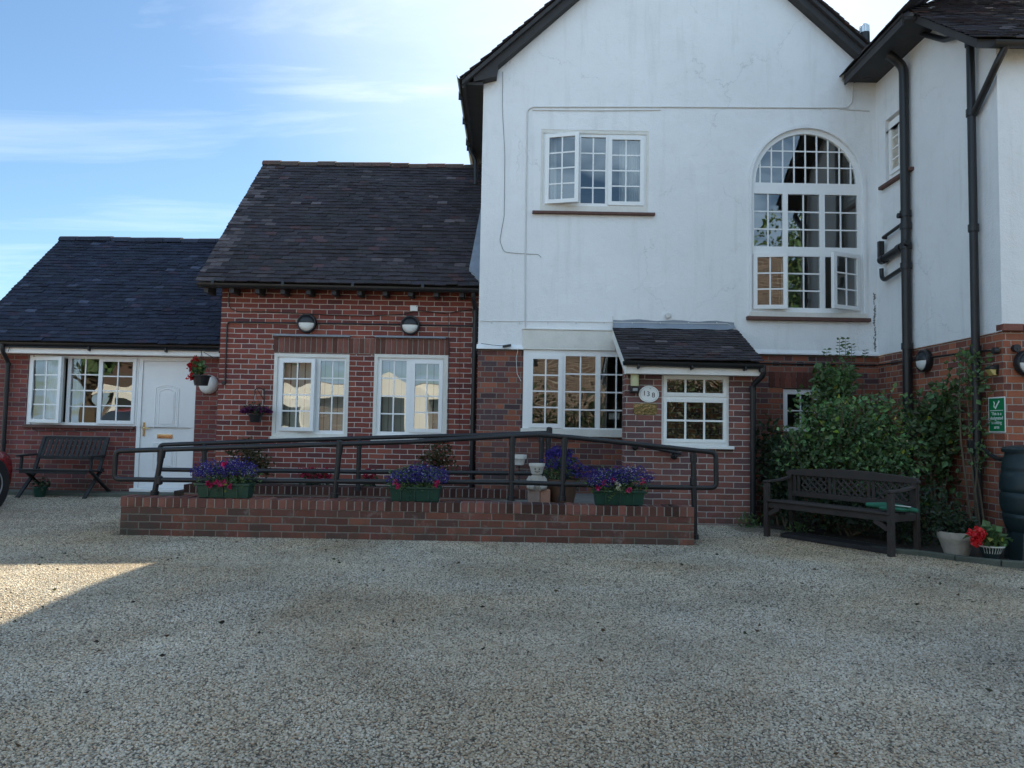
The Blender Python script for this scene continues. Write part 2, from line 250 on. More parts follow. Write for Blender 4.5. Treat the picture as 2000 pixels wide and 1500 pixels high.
# ------------------------------------------------------------------ mesh helpers
class MB:
    def __init__(s): s.v = []; s.f = []; s.mi = []; s.t = []; s.arr = []
    def vert(s, p): s.v.append((p[0], p[1], p[2])); return len(s.v)-1
    def face(s, ids, m=0, t=(1, 1, 1)): s.f.append(tuple(ids)); s.mi.append(m); s.t.append(t)
    def poly(s, pts, m=0, t=(1, 1, 1)): s.face([s.vert(p) for p in pts], m, t)
    def box(s, x0, x1, y0, y1, z0, z1, m=0, t=(1, 1, 1), T=None):
        P = [(x, y, z) for z in (z0, z1) for y in (y0, y1) for x in (x0, x1)]
        if T is not None: P = [T @ Vector(p) for p in P]
        i = [s.vert(p) for p in P]
        for q in ((0, 2, 3, 1), (4, 5, 7, 6), (0, 1, 5, 4), (2, 6, 7, 3), (0, 4, 6, 2), (1, 3, 7, 5)): s.face([i[k] for k in q], m, t)
    def bar(s, p, q, w, h, up=(0, 0, 1), m=0, t=(1, 1, 1)):
        p = Vector(p); q = Vector(q); d = (q-p); L = d.length; d.normalize(); up = Vector(up)
        if abs(d.dot(up)) > .98: up = Vector((0, 1, 0))
        r = d.cross(up).normalized(); u = r.cross(d)
        T = Matrix(((r.x, d.x, u.x, p.x), (r.y, d.y, u.y, p.y), (r.z, d.z, u.z, p.z), (0, 0, 0, 1)))
        s.box(-w/2, w/2, 0, L, -h/2, h/2, m, t, T)
    def tube(s, pts, r, n=10, m=0, t=(1, 1, 1), caps=True, round_=0):
        pts = [Vector(p) for p in pts]
        if round_:
            o = [pts[0]]
            for i in range(1, len(pts)-1):
                a, b, c = pts[i-1], pts[i], pts[i+1]; k = min(round_, (a-b).length*.48, (c-b).length*.48); A = b+(a-b).normalized()*k; C = b+(c-b).normalized()*k
                for j in range(6): w = j/5; o.append(A*(1-w)**2+b*2*w*(1-w)+C*w*w)
            pts = o+[pts[-1]]
        rs = list(np.interp(np.linspace(0, 1, len(pts)), np.linspace(0, 1, len(r)), r)) if isinstance(r, (list, tuple)) else [r]*len(pts); rings = []; pr = None
        for i, p in enumerate(pts):
            d = (pts[min(i+1, len(pts)-1)]-pts[max(i-1, 0)]).normalized()
            if pr is None: pr = d.orthogonal().normalized()
            pr = (pr-d*pr.dot(d)); pr = pr.normalized() if pr.length > 1e-6 else d.orthogonal().normalized(); q = d.cross(pr)
            rings.append([s.vert(p+(pr*math.cos(a)+q*math.sin(a))*rs[i]) for a in [2*math.pi*k/n for k in range(n)]])
        for a, b in zip(rings, rings[1:]):
            for k in range(n): s.face((a[k], a[(k+1) % n], b[(k+1) % n], b[k]), m, t)
        if caps: s.face(rings[0][::-1], m, t); s.face(rings[-1], m, t)
    def lathe(s, prof, c=(0, 0, 0), n=24, m=0, T=None, t=(1, 1, 1), caps=True, sq=1):
        rings = []
        for r, z in prof:
            ring = []
            for k in range(n):
                a = 2*math.pi*k/n; p = Vector((c[0]+r*math.cos(a), c[1]+r*math.sin(a)*sq, c[2]+z))
                if T is not None: p = T @ p
                ring.append(s.vert(p))
            rings.append(ring)
        for a, b in zip(rings, rings[1:]):
            for k in range(n): s.face((a[k], a[(k+1) % n], b[(k+1) % n], b[k]), m, t)
        if caps: s.face(rings[0][::-1], m, t); s.face(rings[-1], m, t)
    def prism(s, out, f0, f1, m=0, t=(1, 1, 1)):
        """outline (list of 2-D pts) extruded between two mapping functions"""
        a = [s.vert(f0(*p)) for p in out]; b = [s.vert(f1(*p)) for p in out]; n = len(out)
        s.face(a, m, t); s.face(b[::-1], m, t)
        for k in range(n): s.face((a[k], b[k], b[(k+1) % n], a[(k+1) % n]), m, t)
    def plate(s, x0, x1, z0, z1, y, holes=(), depth=.1, m=0, arches=(), T=None, back=False, hm=None):
        """wall plate facing -y with rectangular openings (and reveals going back by depth); arches: (xc, z spring, radius, z bottom)"""
        tr = (lambda p: T @ Vector(p)) if T is not None else (lambda p: p)
        H = [tuple(h) for h in holes]; B = [(xc-r, xc+r, zb, zs+r) for xc, zs, r, zb in arches]; A = H+B
        xs = sorted({x0, x1, *[h[0] for h in A], *[h[1] for h in A]}); zs_ = sorted({z0, z1, *[h[2] for h in A], *[h[3] for h in A]})
        xs = [x for x in xs if x0 <= x <= x1]; zs_ = [z for z in zs_ if z0 <= z <= z1]; rm = m if hm is None else hm
        for a, b in zip(xs, xs[1:]):
            for c, d in zip(zs_, zs_[1:]):
                mx, mz = (a+b)/2, (c+d)/2
                if any(h[0] < mx < h[1] and h[2] < mz < h[3] for h in A): continue
                s.poly([tr(p) for p in ((a, y, c), (b, y, c), (b, y, d), (a, y, d))], m)
                if back: s.poly([tr(p) for p in ((a, y+depth, c), (a, y+depth, d), (b, y+depth, d), (b, y+depth, c))], m)
        for h in H:
            q = [(h[0], h[2]), (h[1], h[2]), (h[1], h[3]), (h[0], h[3])]
            for i in range(4):
                e, g = q[i], q[(i+1) % 4]; s.poly([tr(p) for p in ((e[0], y, e[1]), (e[0], y+depth, e[1]), (g[0], y+depth, g[1]), (g[0], y, g[1]))], rm)
        for xc, zs, r, zb in arches:
            n = 32; P = [(xc+r*math.cos(math.pi*k/n), zs+r*math.sin(math.pi*k/n)) for k in range(n+1)]
            for e, g in zip(P, P[1:]):
                s.poly([tr(p) for p in ((e[0], y, e[1]), (e[0], y, zs+r), (g[0], y, zs+r), (g[0], y, g[1]))], m)
                if back: s.poly([tr(p) for p in ((e[0], y+depth, e[1]), (g[0], y+depth, g[1]), (g[0], y+depth, zs+r), (e[0], y+depth, zs+r))], m)
            q = [(xc-r, zs), (xc-r, zb), (xc+r, zb), (xc+r, zs)]+P
            for e, g in zip(q, q[1:]):
                if e != g: s.poly([tr(p) for p in ((e[0], y, e[1]), (g[0], y, g[1]), (g[0], y+depth, g[1]), (e[0], y+depth, e[1]))], rm)
        if back:
            q = [(x0, z0), (x1, z0), (x1, z1), (x0, z1)]
            for i in range(4):
                e, g = q[i], q[(i+1) % 4]; s.poly([tr(p) for p in ((e[0], y, e[1]), (g[0], y, g[1]), (g[0], y+depth, g[1]), (e[0], y+depth, e[1]))], m)
    def leaves(s, P, D, L, Wd, tint, m=0):
        """many folded leaves at once: P points, D directions (n,3), L lengths, tint (n,3)"""
        n = len(P); D = D/np.linalg.norm(D, axis=1, keepdims=True); r = rng.normal(size=(n, 3)); r -= D*(r*D).sum(1, keepdims=True); r /= np.linalg.norm(r, axis=1, keepdims=True)
        q = np.cross(D, r); L = np.asarray(L).reshape(-1, 1)*np.ones((n, 1)); w = L*Wd
        a = P; b = P+D*L*.45+r*w+q*w*.35; c = P+D*L-q*L*.12; d = P+D*L*.45-r*w+q*w*.35
        s.arr.append((np.stack([a, b, c, d], 1).reshape(-1, 3), tint, m))
    def build(s, name, mats, parent=None, smooth=False, bevel=0, local=False, kind=None, label=None, seg=2):
        base = Vector((0, 0, 0)) if (parent is None or local) else Vector(parent['_o'])
        v = np.array(s.v, dtype=float).reshape(-1, 3) - np.array(base); f = list(s.f); mi = list(s.mi); t = list(s.t)
        for V, tint, m in s.arr:
            k = len(v); v = np.concatenate([v, V-np.array(base)]); n = len(V)//4
            for i in range(n): j = k+4*i; f += [(j, j+1, j+2), (j, j+2, j+3)]; mi += [m, m]; c = tuple(tint[i]); t += [c, c]
        me = bpy.data.meshes.new(name); me.from_pydata([tuple(p) for p in v], [], f); me.polygons.foreach_set('material_index', mi)
        if any(x != (1, 1, 1) for x in t):
            ca = me.attributes.new('tint', 'FLOAT_COLOR', 'CORNER'); lt = np.array([len(x) for x in f]); tt = np.concatenate([np.array(t, dtype=float), np.ones((len(t), 1))], 1)
            ca.data.foreach_set('color', np.repeat(tt, lt, axis=0).ravel().astype(np.float32))
        else:
            ca = me.attributes.new('tint', 'FLOAT_COLOR', 'CORNER'); ca.data.foreach_set('color', np.ones(4*sum(len(x) for x in f), dtype=np.float32))
        for mm in (mats if isinstance(mats, (list, tuple)) else [mats]): me.materials.append(MT[mm] if isinstance(mm, str) else mm)
        if smooth:
            me.polygons.foreach_set('use_smooth', [True]*len(f))
            try: me.set_sharp_from_angle(angle=R(42))
            except Exception: pass
        me.update(); o = bpy.data.objects.new(name, me); COL.objects.link(o)
        if parent is not None: o.parent = parent; o['_o'] = parent['_o']
        else: o['_o'] = (0, 0, 0)
        if bevel:
            b = o.modifiers.new('bevel', 'BEVEL'); b.width = bevel; b.segments = seg; b.limit_method = 'ANGLE'; b.angle_limit = R(40)
        if kind: o['kind'] = kind
        if label: o['label'] = label
        return o
def thing(name, label, cat, loc=(0, 0, 0), rz=0, group=None):
    o = bpy.data.objects.new(name, None); COL.objects.link(o); o.location = loc; o.rotation_euler = (0, 0, rz); o.empty_display_size = .2
    o['label'] = label; o['category'] = cat; o['_o'] = tuple(loc)
    if group: o['group'] = group
    return o
def copy_thing(o, loc, rz, label):
    def rec(a, par):
        c = a.copy(); COL.objects.link(c)
        if par is not None: c.parent = par
        for ch in [x for x in bpy.data.objects if x.parent == a]: rec(ch, c)
        return c
    c = rec(o, None); c.location = loc; c.rotation_euler = (0, 0, rz); c['label'] = label; return c
def jit(c, a=.15):
    k = 1+random.uniform(-a, a)*1.3; return tuple(max(0, x*k*(1+random.uniform(-.04, .04))) for x in c)

# roof of individual plain tiles: O lower-left corner, U along the eave, V up the slope
def tiles(mb, O, U, V, L, H, w=.165, g=.1, th=.013, tf=None, lift=.03, xm=None):
    O = Vector(O); U = Vector(U).normalized(); V = Vector(V).normalized(); Nn = U.cross(V).normalized()
    rows = int(H/g)
    for r in range(rows):
        off = 0 if r % 2 else -w/2; x = off; sag = .004*math.sin(r*.9)
        while x < L-.01:
            a = max(x, 0, xm(r*g) if xm else 0); b = min(x+w-.003, L)
            if b-a > .03:
                t = tf(a, r, rows) if tf else (1, 1, 1); j = random.uniform(-.006, .006); s0 = r*g+random.uniform(-.009, .009)+.006*math.sin(a*1.7+r); s1 = min(s0+g*1.65, H); k = random.uniform(-.003, .003)
                P = []
                for n0 in (0, th):
                    for ss, nn in ((s0, lift*.78+j+sag), (s1, .004)):
                        for xx, e in ((a, k), (b, -k)): P.append(O+U*xx+V*ss+Nn*(nn+n0+e))
                i = [mb.vert(p) for p in P]
                for q in ((4, 5, 7, 6), (0, 1, 5, 4), (0, 4, 6, 2), (1, 3, 7, 5), (0, 2, 3, 1)): mb.face([i[z] for z in q], 0, t)
            x += w
def tint_a(x, r, n):
    v = random.choice((.7, .8, .88, .95, 1, 1.06, 1.18)); w = random.random(); 
    if w > .965: return (v*2.2, v*2.1, v*2.05)
    if w > .93: return (v*1.7, v*1.15, v*1.15)
    return (v, v*random.uniform(.95, 1.02), v*random.uniform(.95, 1.1))
def tint_b(x, r, n):
    t = tint_a(x, r, n)
    if x < .2 and random.random() < .55: k = random.uniform(1.5, 2.6); t = (k, k*.95, k*.92)
    return t

def sash(parent, name, x0, x1, z0, z1, y, cols, rows, open_=0, hinge='l', T=None, w=.055, bar=.02, mat='upvc', proud=.022):
    """opening or fixed light: frame ring, pane and glazing bars; swings outward about its hinge"""
    hx = x0 if hinge == 'l' else x1; M = Matrix.Translation((hx, y-proud, 0)) @ Matrix.Rotation(R(-open_ if hinge == 'l' else open_), 4, 'Z') @ Matrix.Translation((-hx, -y+proud, 0))
    if T is not None: M = T @ M
    if w:
        f = MB(); f.plate(x0, x1, z0, z1, y-proud, [(x0+w, x1-w, z0+w, z1-w)], .055, T=M, back=True); f.build(name, mat, parent, bevel=.006)
        gx0, gx1, gz0, gz1 = x0+w, x1-w, z0+w, z1-w
    else: gx0, gx1, gz0, gz1 = x0, x1, z0, z1
    gy = y-proud+.022 if w else y+.022
    p = MB(); p.poly([M @ Vector(q) for q in ((gx0-.004, gy, gz0-.004), (gx1+.004, gy, gz0-.004), (gx1+.004, gy, gz1+.004), (gx0-.004, gy, gz1+.004))])
    p.build('pane', 'glass', parent)
    b = MB()
    for i in range(1, cols): x = gx0+(gx1-gx0)*i/cols; b.box(x-bar/2, x+bar/2, gy-.008, gy+.006, gz0, gz1, T=M)
    for j in range(1, rows): z = gz0+(gz1-gz0)*j/rows; b.box(gx0, gx1, gy-.0065, gy+.004, z-bar/2, z+bar/2, T=M)
    if rows == 1 and cols > 1: b.box(gx0, gx1, gy-.007, gy+.005, gz0, gz0+.006); b.box(gx0, gx1, gy-.007, gy+.005, gz1-.006, gz1)
    if cols > 1 or rows > 1: b.build('glazing_bar', mat, parent)
def curtain(parent, x0, x1, z0, z1, y, mat='curtain', T=None, folds=7, amp=.03, slant=0):
    c = MB(); n = folds*8; pts = []
    for i in range(n+1):
        f = i/n; x = x0+(x1-x0)*f; yy = y+amp*math.sin(f*folds*2*math.pi+1)+amp*.4*math.sin(f*23); pts.append((x, yy))
    for (a, b), (c1, d) in zip(pts, pts[1:]):
        q = ((a, b, z1), (c1, d, z1), (c1+slant*(.6+.4*math.sin(c1*20)), d, z0), (a+slant*(.6+.4*math.sin(a*20)), b, z0)); c.poly([T @ Vector(k) for k in q] if T is not None else q)
    return c.build('curtain', mat, parent, smooth=True)
def blinds(parent, x0, x1, z0, z1, y, w=.085, gap=.018):
    c = MB(); x = x0; k = 0
    while x+w < x1:
        a = random.uniform(-.012, .012); c.box(x, x+w, y+a, y+a+.004, z0, z1-.03); x += w+gap*random.uniform(.2, 1.4); k += 1
    c.box(x0, x1, y-.02, y+.03, z1-.03, z1); return c.build('vertical_blind', 'blind', parent)
def shell(name, parent, x0, x1, y0, y1, z0, z1, mat, top=True):
    """sides, back and an inner floor so rooms are real and dark"""
    b = MB(); b.poly([(x0, y0, z0), (x0, y0, z1), (x0, y1, z1), (x0, y1, z0)]); b.poly([(x1, y0, z0), (x1, y1, z0), (x1, y1, z1), (x1, y0, z1)]); b.poly([(x0, y1, z0), (x0, y1, z1), (x1, y1, z1), (x1, y1, z0)])
    return b.build(name, mat, parent)
def room(parent, x0, x1, y0, y1, z0, z1):
    b = MB(); b.poly([(x0, y1, z0), (x1, y1, z0), (x1, y1, z1), (x0, y1, z1)]); b.poly([(x0, y0, z0), (x0, y1, z0), (x0, y1, z1), (x0, y0, z1)]); b.poly([(x1, y0, z0), (x1, y0, z1), (x1, y1, z1), (x1, y1, z0)])
    b.poly([(x0, y0, z1), (x0, y1, z1), (x1, y1, z1), (x1, y0, z1)]); b.poly([(x0, y0, z0), (x1, y0, z0), (x1, y1, z0), (x0, y1, z0)], 1)
    return b.build('room_interior', ['int', 'intfloor'], parent)
def gutter(mb, p, q, r=.055):
    """half-round gutter between two points running along x"""
    p = Vector(p); q = Vector(q); n = 10; prev = None
    for P in (p, q):
        o = [mb.vert(P+Vector((0, -r*math.cos(math.pi*k/n), -r*math.sin(math.pi*k/n)))) for k in range(n+1)]; i = [mb.vert(P+Vector((0, -(r-.006)*math.cos(math.pi*k/n), -(r-.006)*math.sin(math.pi*k/n)))) for k in range(n+1)]
        if prev:
            for k in range(n): mb.face((prev[0][k], o[k], o[k+1], prev[0][k+1])); mb.face((prev[1][k], prev[1][k+1], i[k+1], i[k]))
            mb.face((prev[0][0], prev[1][0], i[0], o[0])); mb.face((prev[0][n], o[n], i[n], prev[1][n]))
        mb.face(list(o)+list(i[::-1])); prev = (o, i)

# ================================================================== GROUND
def struct(o, kind='structure'): o['kind'] = kind; return o
g = MB(); xs = [-300, -60, -20]+[-12+.16*i for i in range(151)]+[20, 60, 300]; ys = [-300, -60, -25]+[-12+.5*i for i in range(28)]+[2+.16*i for i in range(41)]+[8.6+.8*i for i in range(10)]+[24, 60, 300]
def gz(x, y):
    if y > 7.4 or y < -10 or abs(x) > 11: return 0.
    k = min(1, (7.4-y)/1.5); return k*(.022*math.sin(x*1.3+y*.7)+.02*math.sin(x*.6-y*1.9+1)+.004*math.sin(x*3.1+y*1.3))
G = [[g.vert((x, y, gz(x, y))) for x in xs] for y in ys]
for j in range(len(ys)-1):
    for i in range(len(xs)-1): g.face((G[j][i], G[j][i+1], G[j+1][i+1], G[j+1][i]))
struct(g.build('gravel_yard', 'gravel', smooth=True))
# loose stones lying on the yard: points instanced with a few stone shapes
def stone_mesh(i):
    import bmesh
    bm = bmesh.new(); bmesh.ops.create_icosphere(bm, subdivisions=1, radius=1)
    rr = random.Random(i)
    for v in bm.verts: v.co = Vector((v.co.x*(1+rr.uniform(-.2, .25)), v.co.y*(.8+rr.uniform(-.2, .2)), v.co.z*(.62+rr.uniform(-.16, .16))))
    me = bpy.data.meshes.new('stone'); bm.to_mesh(me); bm.free(); me.materials.append(MT['pebble']); me.polygons.foreach_set('use_smooth', [i % 2 == 0]*len(me.polygons)); return me
scol = bpy.data.collections.new('stone_shapes')
for i in range(6): scol.objects.link(bpy.data.objects.new('stone', stone_mesh(i)))
P = []
def scatter(y0, y1, dens):
    wmax = .74*y1+.4; n = int(dens*(y1-y0)*2*wmax); a = rng.uniform(size=(n, 2)); y = y0+(y1-y0)*a[:, 0]; x = (a[:, 1]*2-1)*wmax; k = np.abs(x) < .74*y+.4; P.append(np.stack([x[k], y[k]], 1))
scatter(2.0, 11.7, 10500)
P = np.concatenate(P); P = P[rng.uniform(size=len(P))*10500 < np.interp(P[:, 1], [2, 3.4, 5, 7.5, 11.7], [10500, 9600, 6400, 3200, 1200])] 
ok = ~((P[:, 1] > 7.78) & (P[:, 0] > -4.05) & (P[:, 0] < 1.95)) & ~((P[:, 1] > 9.5) & (P[:, 0] > -4.2)) & ~((P[:, 0] > 5.0)) & ~((P[:, 0] > 2.7+.0*P[:, 1]) & (P[:, 1] > 8.9)) & ~((P[:, 0]-4.1)*.86+(P[:, 1]-7.4)*.5 > .0)
P = P[ok]; Z = np.array([gz(x, y) for x, y in P])+.001
pm = bpy.data.meshes.new('loose_gravel'); pm.vertices.add(len(P)); pm.vertices.foreach_set('co', np.concatenate([P, Z[:, None]], 1).astype(np.float32).ravel())
po = bpy.data.objects.new('loose_gravel', pm); COL.objects.link(po); po['kind'] = 'stuff'; po['label'] = 'loose pale gravel stones covering the yard'; po['category'] = 'gravel'
gn = bpy.data.node_groups.new('scatter_stones', 'GeometryNodeTree'); gn.interface.new_socket('Geometry', in_out='INPUT', socket_type='NodeSocketGeometry'); gn.interface.new_socket('Geometry', in_out='OUTPUT', socket_type='NodeSocketGeometry')
def G_(t): return gn.nodes.new(t)
gi = G_('NodeGroupInput'); go = G_('NodeGroupOutput'); mp_ = G_('GeometryNodeMeshToPoints'); ip = G_('GeometryNodeInstanceOnPoints'); ci = G_('GeometryNodeCollectionInfo')
ci.inputs['Collection'].default_value = scol; ci.inputs['Separate Children'].default_value = True; ci.inputs['Reset Children'].default_value = True
rv = G_('FunctionNodeRandomValue'); rv.data_type = 'FLOAT_VECTOR'; rv.inputs[0].default_value = (-.5, -.5, 0); rv.inputs[1].default_value = (.5, .5, 6.28)
rs = G_('FunctionNodeRandomValue'); rs.data_type = 'FLOAT'; rs.inputs[2].default_value = .0030; rs.inputs[3].default_value = .0080
for a, b in ((gi.outputs[0], mp_.inputs[0]), (mp_.outputs[0], ip.inputs['Points']), (ci.outputs[0], ip.inputs['Instance']), (rv.outputs[0], ip.inputs['Rotation']), (rs.outputs[1], ip.inputs['Scale']), (ip.outputs[0], go.inputs[0])): gn.links.new(a, b)
ip.inputs['Pick Instance'].default_value = True
md = po.modifiers.new('stones', 'NODES'); md.node_group = gn

b = MB(); b.box(-8.6, -4.02, 11.72, 12.09, -.05, .055); struct(b.build('path', 'concrete', bevel=.01))
b = MB(); b.poly([(3.12, 9.35, .012), (4.02, 7.85, .012), (4.25, 7.35, .012), (4.45, 7.1, .012), (8, 6.9, .012), (8, 10.6, .012), (3.12, 10.6, .012)]); struct(b.build('flower_bed_soil', 'soil'))

# ================================================================== SINGLE STOREY ANNEXE (left)
H = thing('brick_annexe', 'low single storey brick building with dark roof, white door and bench outside', 'house', (-6.4, 12.1, 0))
YW = 12.1
b = MB(); b.plate(-8.35, -4.05, -.05, 2.36, YW, [(-7.745, -5.05, 1.075, 2.2), (-5.98, -5.05, .06, 1.075)], .1)
b.build('wall', 'br_annexe', H)
shell('wall', H, -8.35, -4.05, YW, 16.6, -.05, 2.4, 'br_annexe')
b = MB(); b.poly([(-8.35, 11.9, 2.3), (-8.35, 16.6, 2.3), (-8.35, 14.25, 4.5)]); b.build('gable_wall', 'br_annexe', H)
room(H, -8.2, -4.2, YW+.12, 15.8, .05, 2.34)
b = MB(); s_ = Vector((0, 2.43, 2.24)).normalized(); tiles(b, (-8.62, 11.83, 2.37), (1, 0, 0), s_, 4.57, 3.30, .165, .098, tf=tint_a)
rf = b.build('roof', 'tile_dark', H)
b = MB(); 
for y0, z0_, y1, z1_ in ((11.86, 2.345, 14.25, 4.58), (14.25, 4.58, 16.9, 2.2)):
    b.poly([(-8.6, y0, z0_), (-4.05, y0, z0_), (-4.05, y1, z1_), (-8.6, y1, z1_)]); b.poly([(-8.6, y0, z0_-.06), (-8.6, y1, z1_-.06), (-4.05, y1, z1_-.06), (-4.05, y0, z0_-.06)])
    b.poly([(-8.6, y0, z0_), (-8.6, y1, z1_), (-8.6, y1, z1_-.06), (-8.6, y0, z0_-.06)])
b.build('roof_deck', 'tarwood', H)
def ridge(par, x0, x1, y, z, mat, tint=None, lie=.0):
    r = MB(); x = x0; i = 0
    while x < x1-.05:
        e = min(x+.33, x1); n = 8; dz = random.uniform(-.008, .008)+lie; t = tint() if tint else (1, 1, 1); rad = .115+random.uniform(-.006, .006); rings = []
        for xx, rr in ((x, rad), (e-.006, rad+.006)):
            rings.append([r.vert((xx, y-rr*math.cos(math.pi*k/n)*1.05, z-.085+dz+rr*math.sin(math.pi*k/n)*.9)) for k in range(n+1)])
        for k in range(n): r.face((rings[0][k], rings[1][k], rings[1][k+1], rings[0][k+1]), 0, t)
        r.face(rings[0], 0, t); r.face(rings[1][::-1], 0, t); x = e; i += 1
    return r.build('ridge_tile', mat, par, smooth=True)
ridge(H, -8.62, -4.05, 14.25, 4.64, 'tile_dark', lambda: (random.uniform(1.0, 1.6),)*3)
b = MB(); b.box(-8.6, -4.05, 11.90, 11.925, 2.205, 2.335); b.box(-8.6, -4.05, 11.925, 12.095, 2.205, 2.22); fa = b.build('fascia', 'fascia', H, bevel=.004)
for i in range(9): b = MB(); b.lathe([(.006, 0), (.006, .004)], (0, 0, 0), 8, T=Matrix.Translation((-8.2+i*.5, 11.899, 2.30-.012*(i % 2))) @ Matrix.Rotation(R(90), 4, 'X')); b.build('fixing_nail', 'grey', H)
b = MB(); gutter(b, (-8.65, 11.90, 2.372), (-4.06, 11.90, 2.365), .052)
for x in (-8.3, -6.66, -5.45, -4.6): b.box(x-.012, x+.012, 11.845, 11.905, 2.255, 2.32); b.bar((x, 11.86, 2.31), (x, 11.9, 2.26), .022, .02)
b.build('gutter', 'black', H, smooth=True)
b = MB(); dp = at(15, 800, 12.03); X = -8.02
b.tube([(X, 11.86, 2.34), (X, 11.86, 2.24), (X+.0, 12.02, 2.06), (X, 12.02, 0.04)], .034, 12, round_=.06)
for z in (2.03, 1.62, .8): b.lathe([(.042, -.03), (.042, .03)], (X, 12.02, z), 12)
b.build('downpipe', 'black', H, smooth=True)
# window of three lights
def frame(parent, outer, holes, y, depth=.06, mat='upvc', arch=None, bevel=.005, name='window', T=None):
    f = MB(); f.plate(*outer, y, holes, depth, T=T, back=True, arches=arch or ()); return f.build(name, mat, parent, bevel=bevel)
w = frame(H, (-7.74, -5.985, 1.085, 2.195), [(-7.69, -7.12, 1.13, 2.15), (-7.065, -6.625, 1.13, 2.15), (-6.585, -6.035, 1.13, 2.15)], YW+.015)
sash(w, 'casement', -7.705, -7.125, 1.115, 2.165, YW+.015, 2, 4, 13, 'l')
sash(w, 'fixed_light', -7.065, -6.625, 1.13, 2.15, YW+.015, 2, 4, 0, w=0)
sash(w, 'casement', -6.605, -6.015, 1.115, 2.165, YW+.015, 2, 4)
curtain(w, -7.6, -7.25, 1.1, 2.2, YW+.16, folds=4); curtain(w, -7.2, -7.02, 1.1, 2.2, YW+.2, folds=3, mat='blind')
b = MB(); b.box(-7.76, -6.0, YW-.045, YW+.09, 1.035, 1.083); b.build('window_sill', 'sill', w, bevel=.006)
b = MB(); b.tube([(-7.66, YW-.01, 2.2), (-7.62, YW-.012, 1.6), (-7.66, YW-.01, 1.1), (-7.58, YW-.02, .98), (-7.2, YW-.02, .99), (-6.6, YW-.02, 1.0)], .005, 6, round_=.1); b.build('cable', 'black', H); b = MB(); b.tube([(-7.9, 11.88, 2.34), (-7.93, 11.87, 2.22)], .005, 6)
b.build('cable', 'black', H)
# front door
d = frame(H, (-5.975, -5.055, .06, 2.195), [(-5.915, -5.115, .11, 2.135)], YW+.005, .08, name='door')
b = MB(); b.plate(-5.912, -5.118, .113, 2.132, YW+.028, [], .045, back=True)
def panel(x0, x1, z0, z1, arch=0):
    for ins, rr in ((0, .011), (.028, .007), (.06, .010)):
        X0, X1, Z0, Z1 = x0+ins, x1-ins, z0+ins, z1-ins; n = 10; out = [(X0, Z0), (X1, Z0)]+[(X1+(X0-X1)*i/n, Z1+arch*math.sin(math.pi*i/n)) for i in range(n+1)]+[(X0, Z0)]
        b.tube([(x, YW+.029, z) for x, z in out], rr, 8)
    b.box(x0+.075, x1-.075, YW+.020, YW+.03, z0+.075, z1-.075)
panel(-5.70, -5.33, 1.06, 1.70, .05); panel(-5.70, -5.33, .40, .82)
b.build('door_leaf', 'upvc', d, bevel=.003)
b = MB(); b.box(-5.645, -5.40, YW+.012, YW+.03, .90, .965); b.box(-5.63, -5.415, YW+.008, YW+.016, .912, .953); b.build('letter_plate', 'bronze', d, bevel=.004)
b = MB(); b.box(-5.875, -5.845, YW+.014, YW+.03, .93, 1.15); b.tube([(-5.86, YW+.02, 1.06), (-5.86, YW-.03, 1.06), (-5.76, YW-.03, 1.055)], .011, 8, round_=.02); b.lathe([(.012, 0), (.012, .012)], T=Matrix.Translation((-5.86, YW+.016, .97)) @ Matrix.Rotation(R(90), 4, 'X'), n=10); b.build('door_handle', 'bronze', d, smooth=True)
b = MB(); b.box(-6.0, -5.03, YW-.09, YW+.06, .055, .105); b.build('threshold', 'upvc', d, bevel=.008)

# ================================================================== BRICK HOUSE (middle)
H = thing('brick_house', 'red brick building with steep tiled roof and two white windows above the ramp', 'house', (-2.4, 11.06, 0)); YW = 11.06
W1 = (-3.48, -2.39, .97, 2.19); W2 = (-2.015, -.945, .97, 2.205)
b = MB(); b.plate(-4.29, -.47, -.05, 3.3, YW, [W1, W2], .09); b.build('wall', 'br_house', H)
shell('wall', H, -4.29, -.47, YW, 16.2, -.05, 3.3, 'br_house')
b = MB(); b.poly([(-4.29, 11.0, 3.25), (-4.29, 16.2, 3.25), (-4.29, 13.5, 5.8)]); b.build('gable_wall', 'br_house', H)
room(H, -4.15, -.6, YW+.12, 15.5, .05, 2.9)
OY, OZ = 10.76, 3.17; s_ = Vector((0, 13.5-OY, 5.88-OZ)).normalized()
b = MB(); tiles(b, (-4.56, OY, OZ), (1, 0, 0), s_, 4.08, 3.86, .167, .1, tf=tint_b); b.build('roof', 'tile_brown', H)
b = MB()
for y0, z0_, y1, z1_ in ((OY+.03, OZ-.03, 13.5, 5.84), (13.5, 5.84, 16.6, 2.9)):
    b.poly([(-4.54, y0, z0_), (-.48, y0, z0_), (-.48, y1, z1_), (-4.54, y1, z1_)]); b.poly([(-4.54, y0, z0_-.05), (-4.54, y1, z1_-.05), (-.48, y1, z1_-.05), (-.48, y0, z0_-.05)]); b.poly([(-4.54, y0, z0_), (-4.54, y1, z1_), (-4.54, y1, z1_-.05), (-4.54, y0, z0_-.05)])
b.build('roof_deck', 'tarwood', H)
ridge(H, -4.57, -.5, 13.5, 5.905, 'tile_red', lambda: random.choice(((1, 1, 1), (.55, .58, .55), (.8, .85, .8), (1.2, 1, 1), (.7, .62, .6))))
b = MB(); gutter(b, (-4.52, 10.76, 3.155), (-.50, 10.76, 3.14), .056)
for x in (-4.3, -3.3, -2.3, -1.3): b.lathe([(.06, -.02), (.06, .02)], n=12, T=Matrix.Translation((x, 10.76, 3.147)) @ Matrix.Rotation(R(90), 4, 'Y'), caps=False)
b.build('gutter', 'black', H, smooth=True)
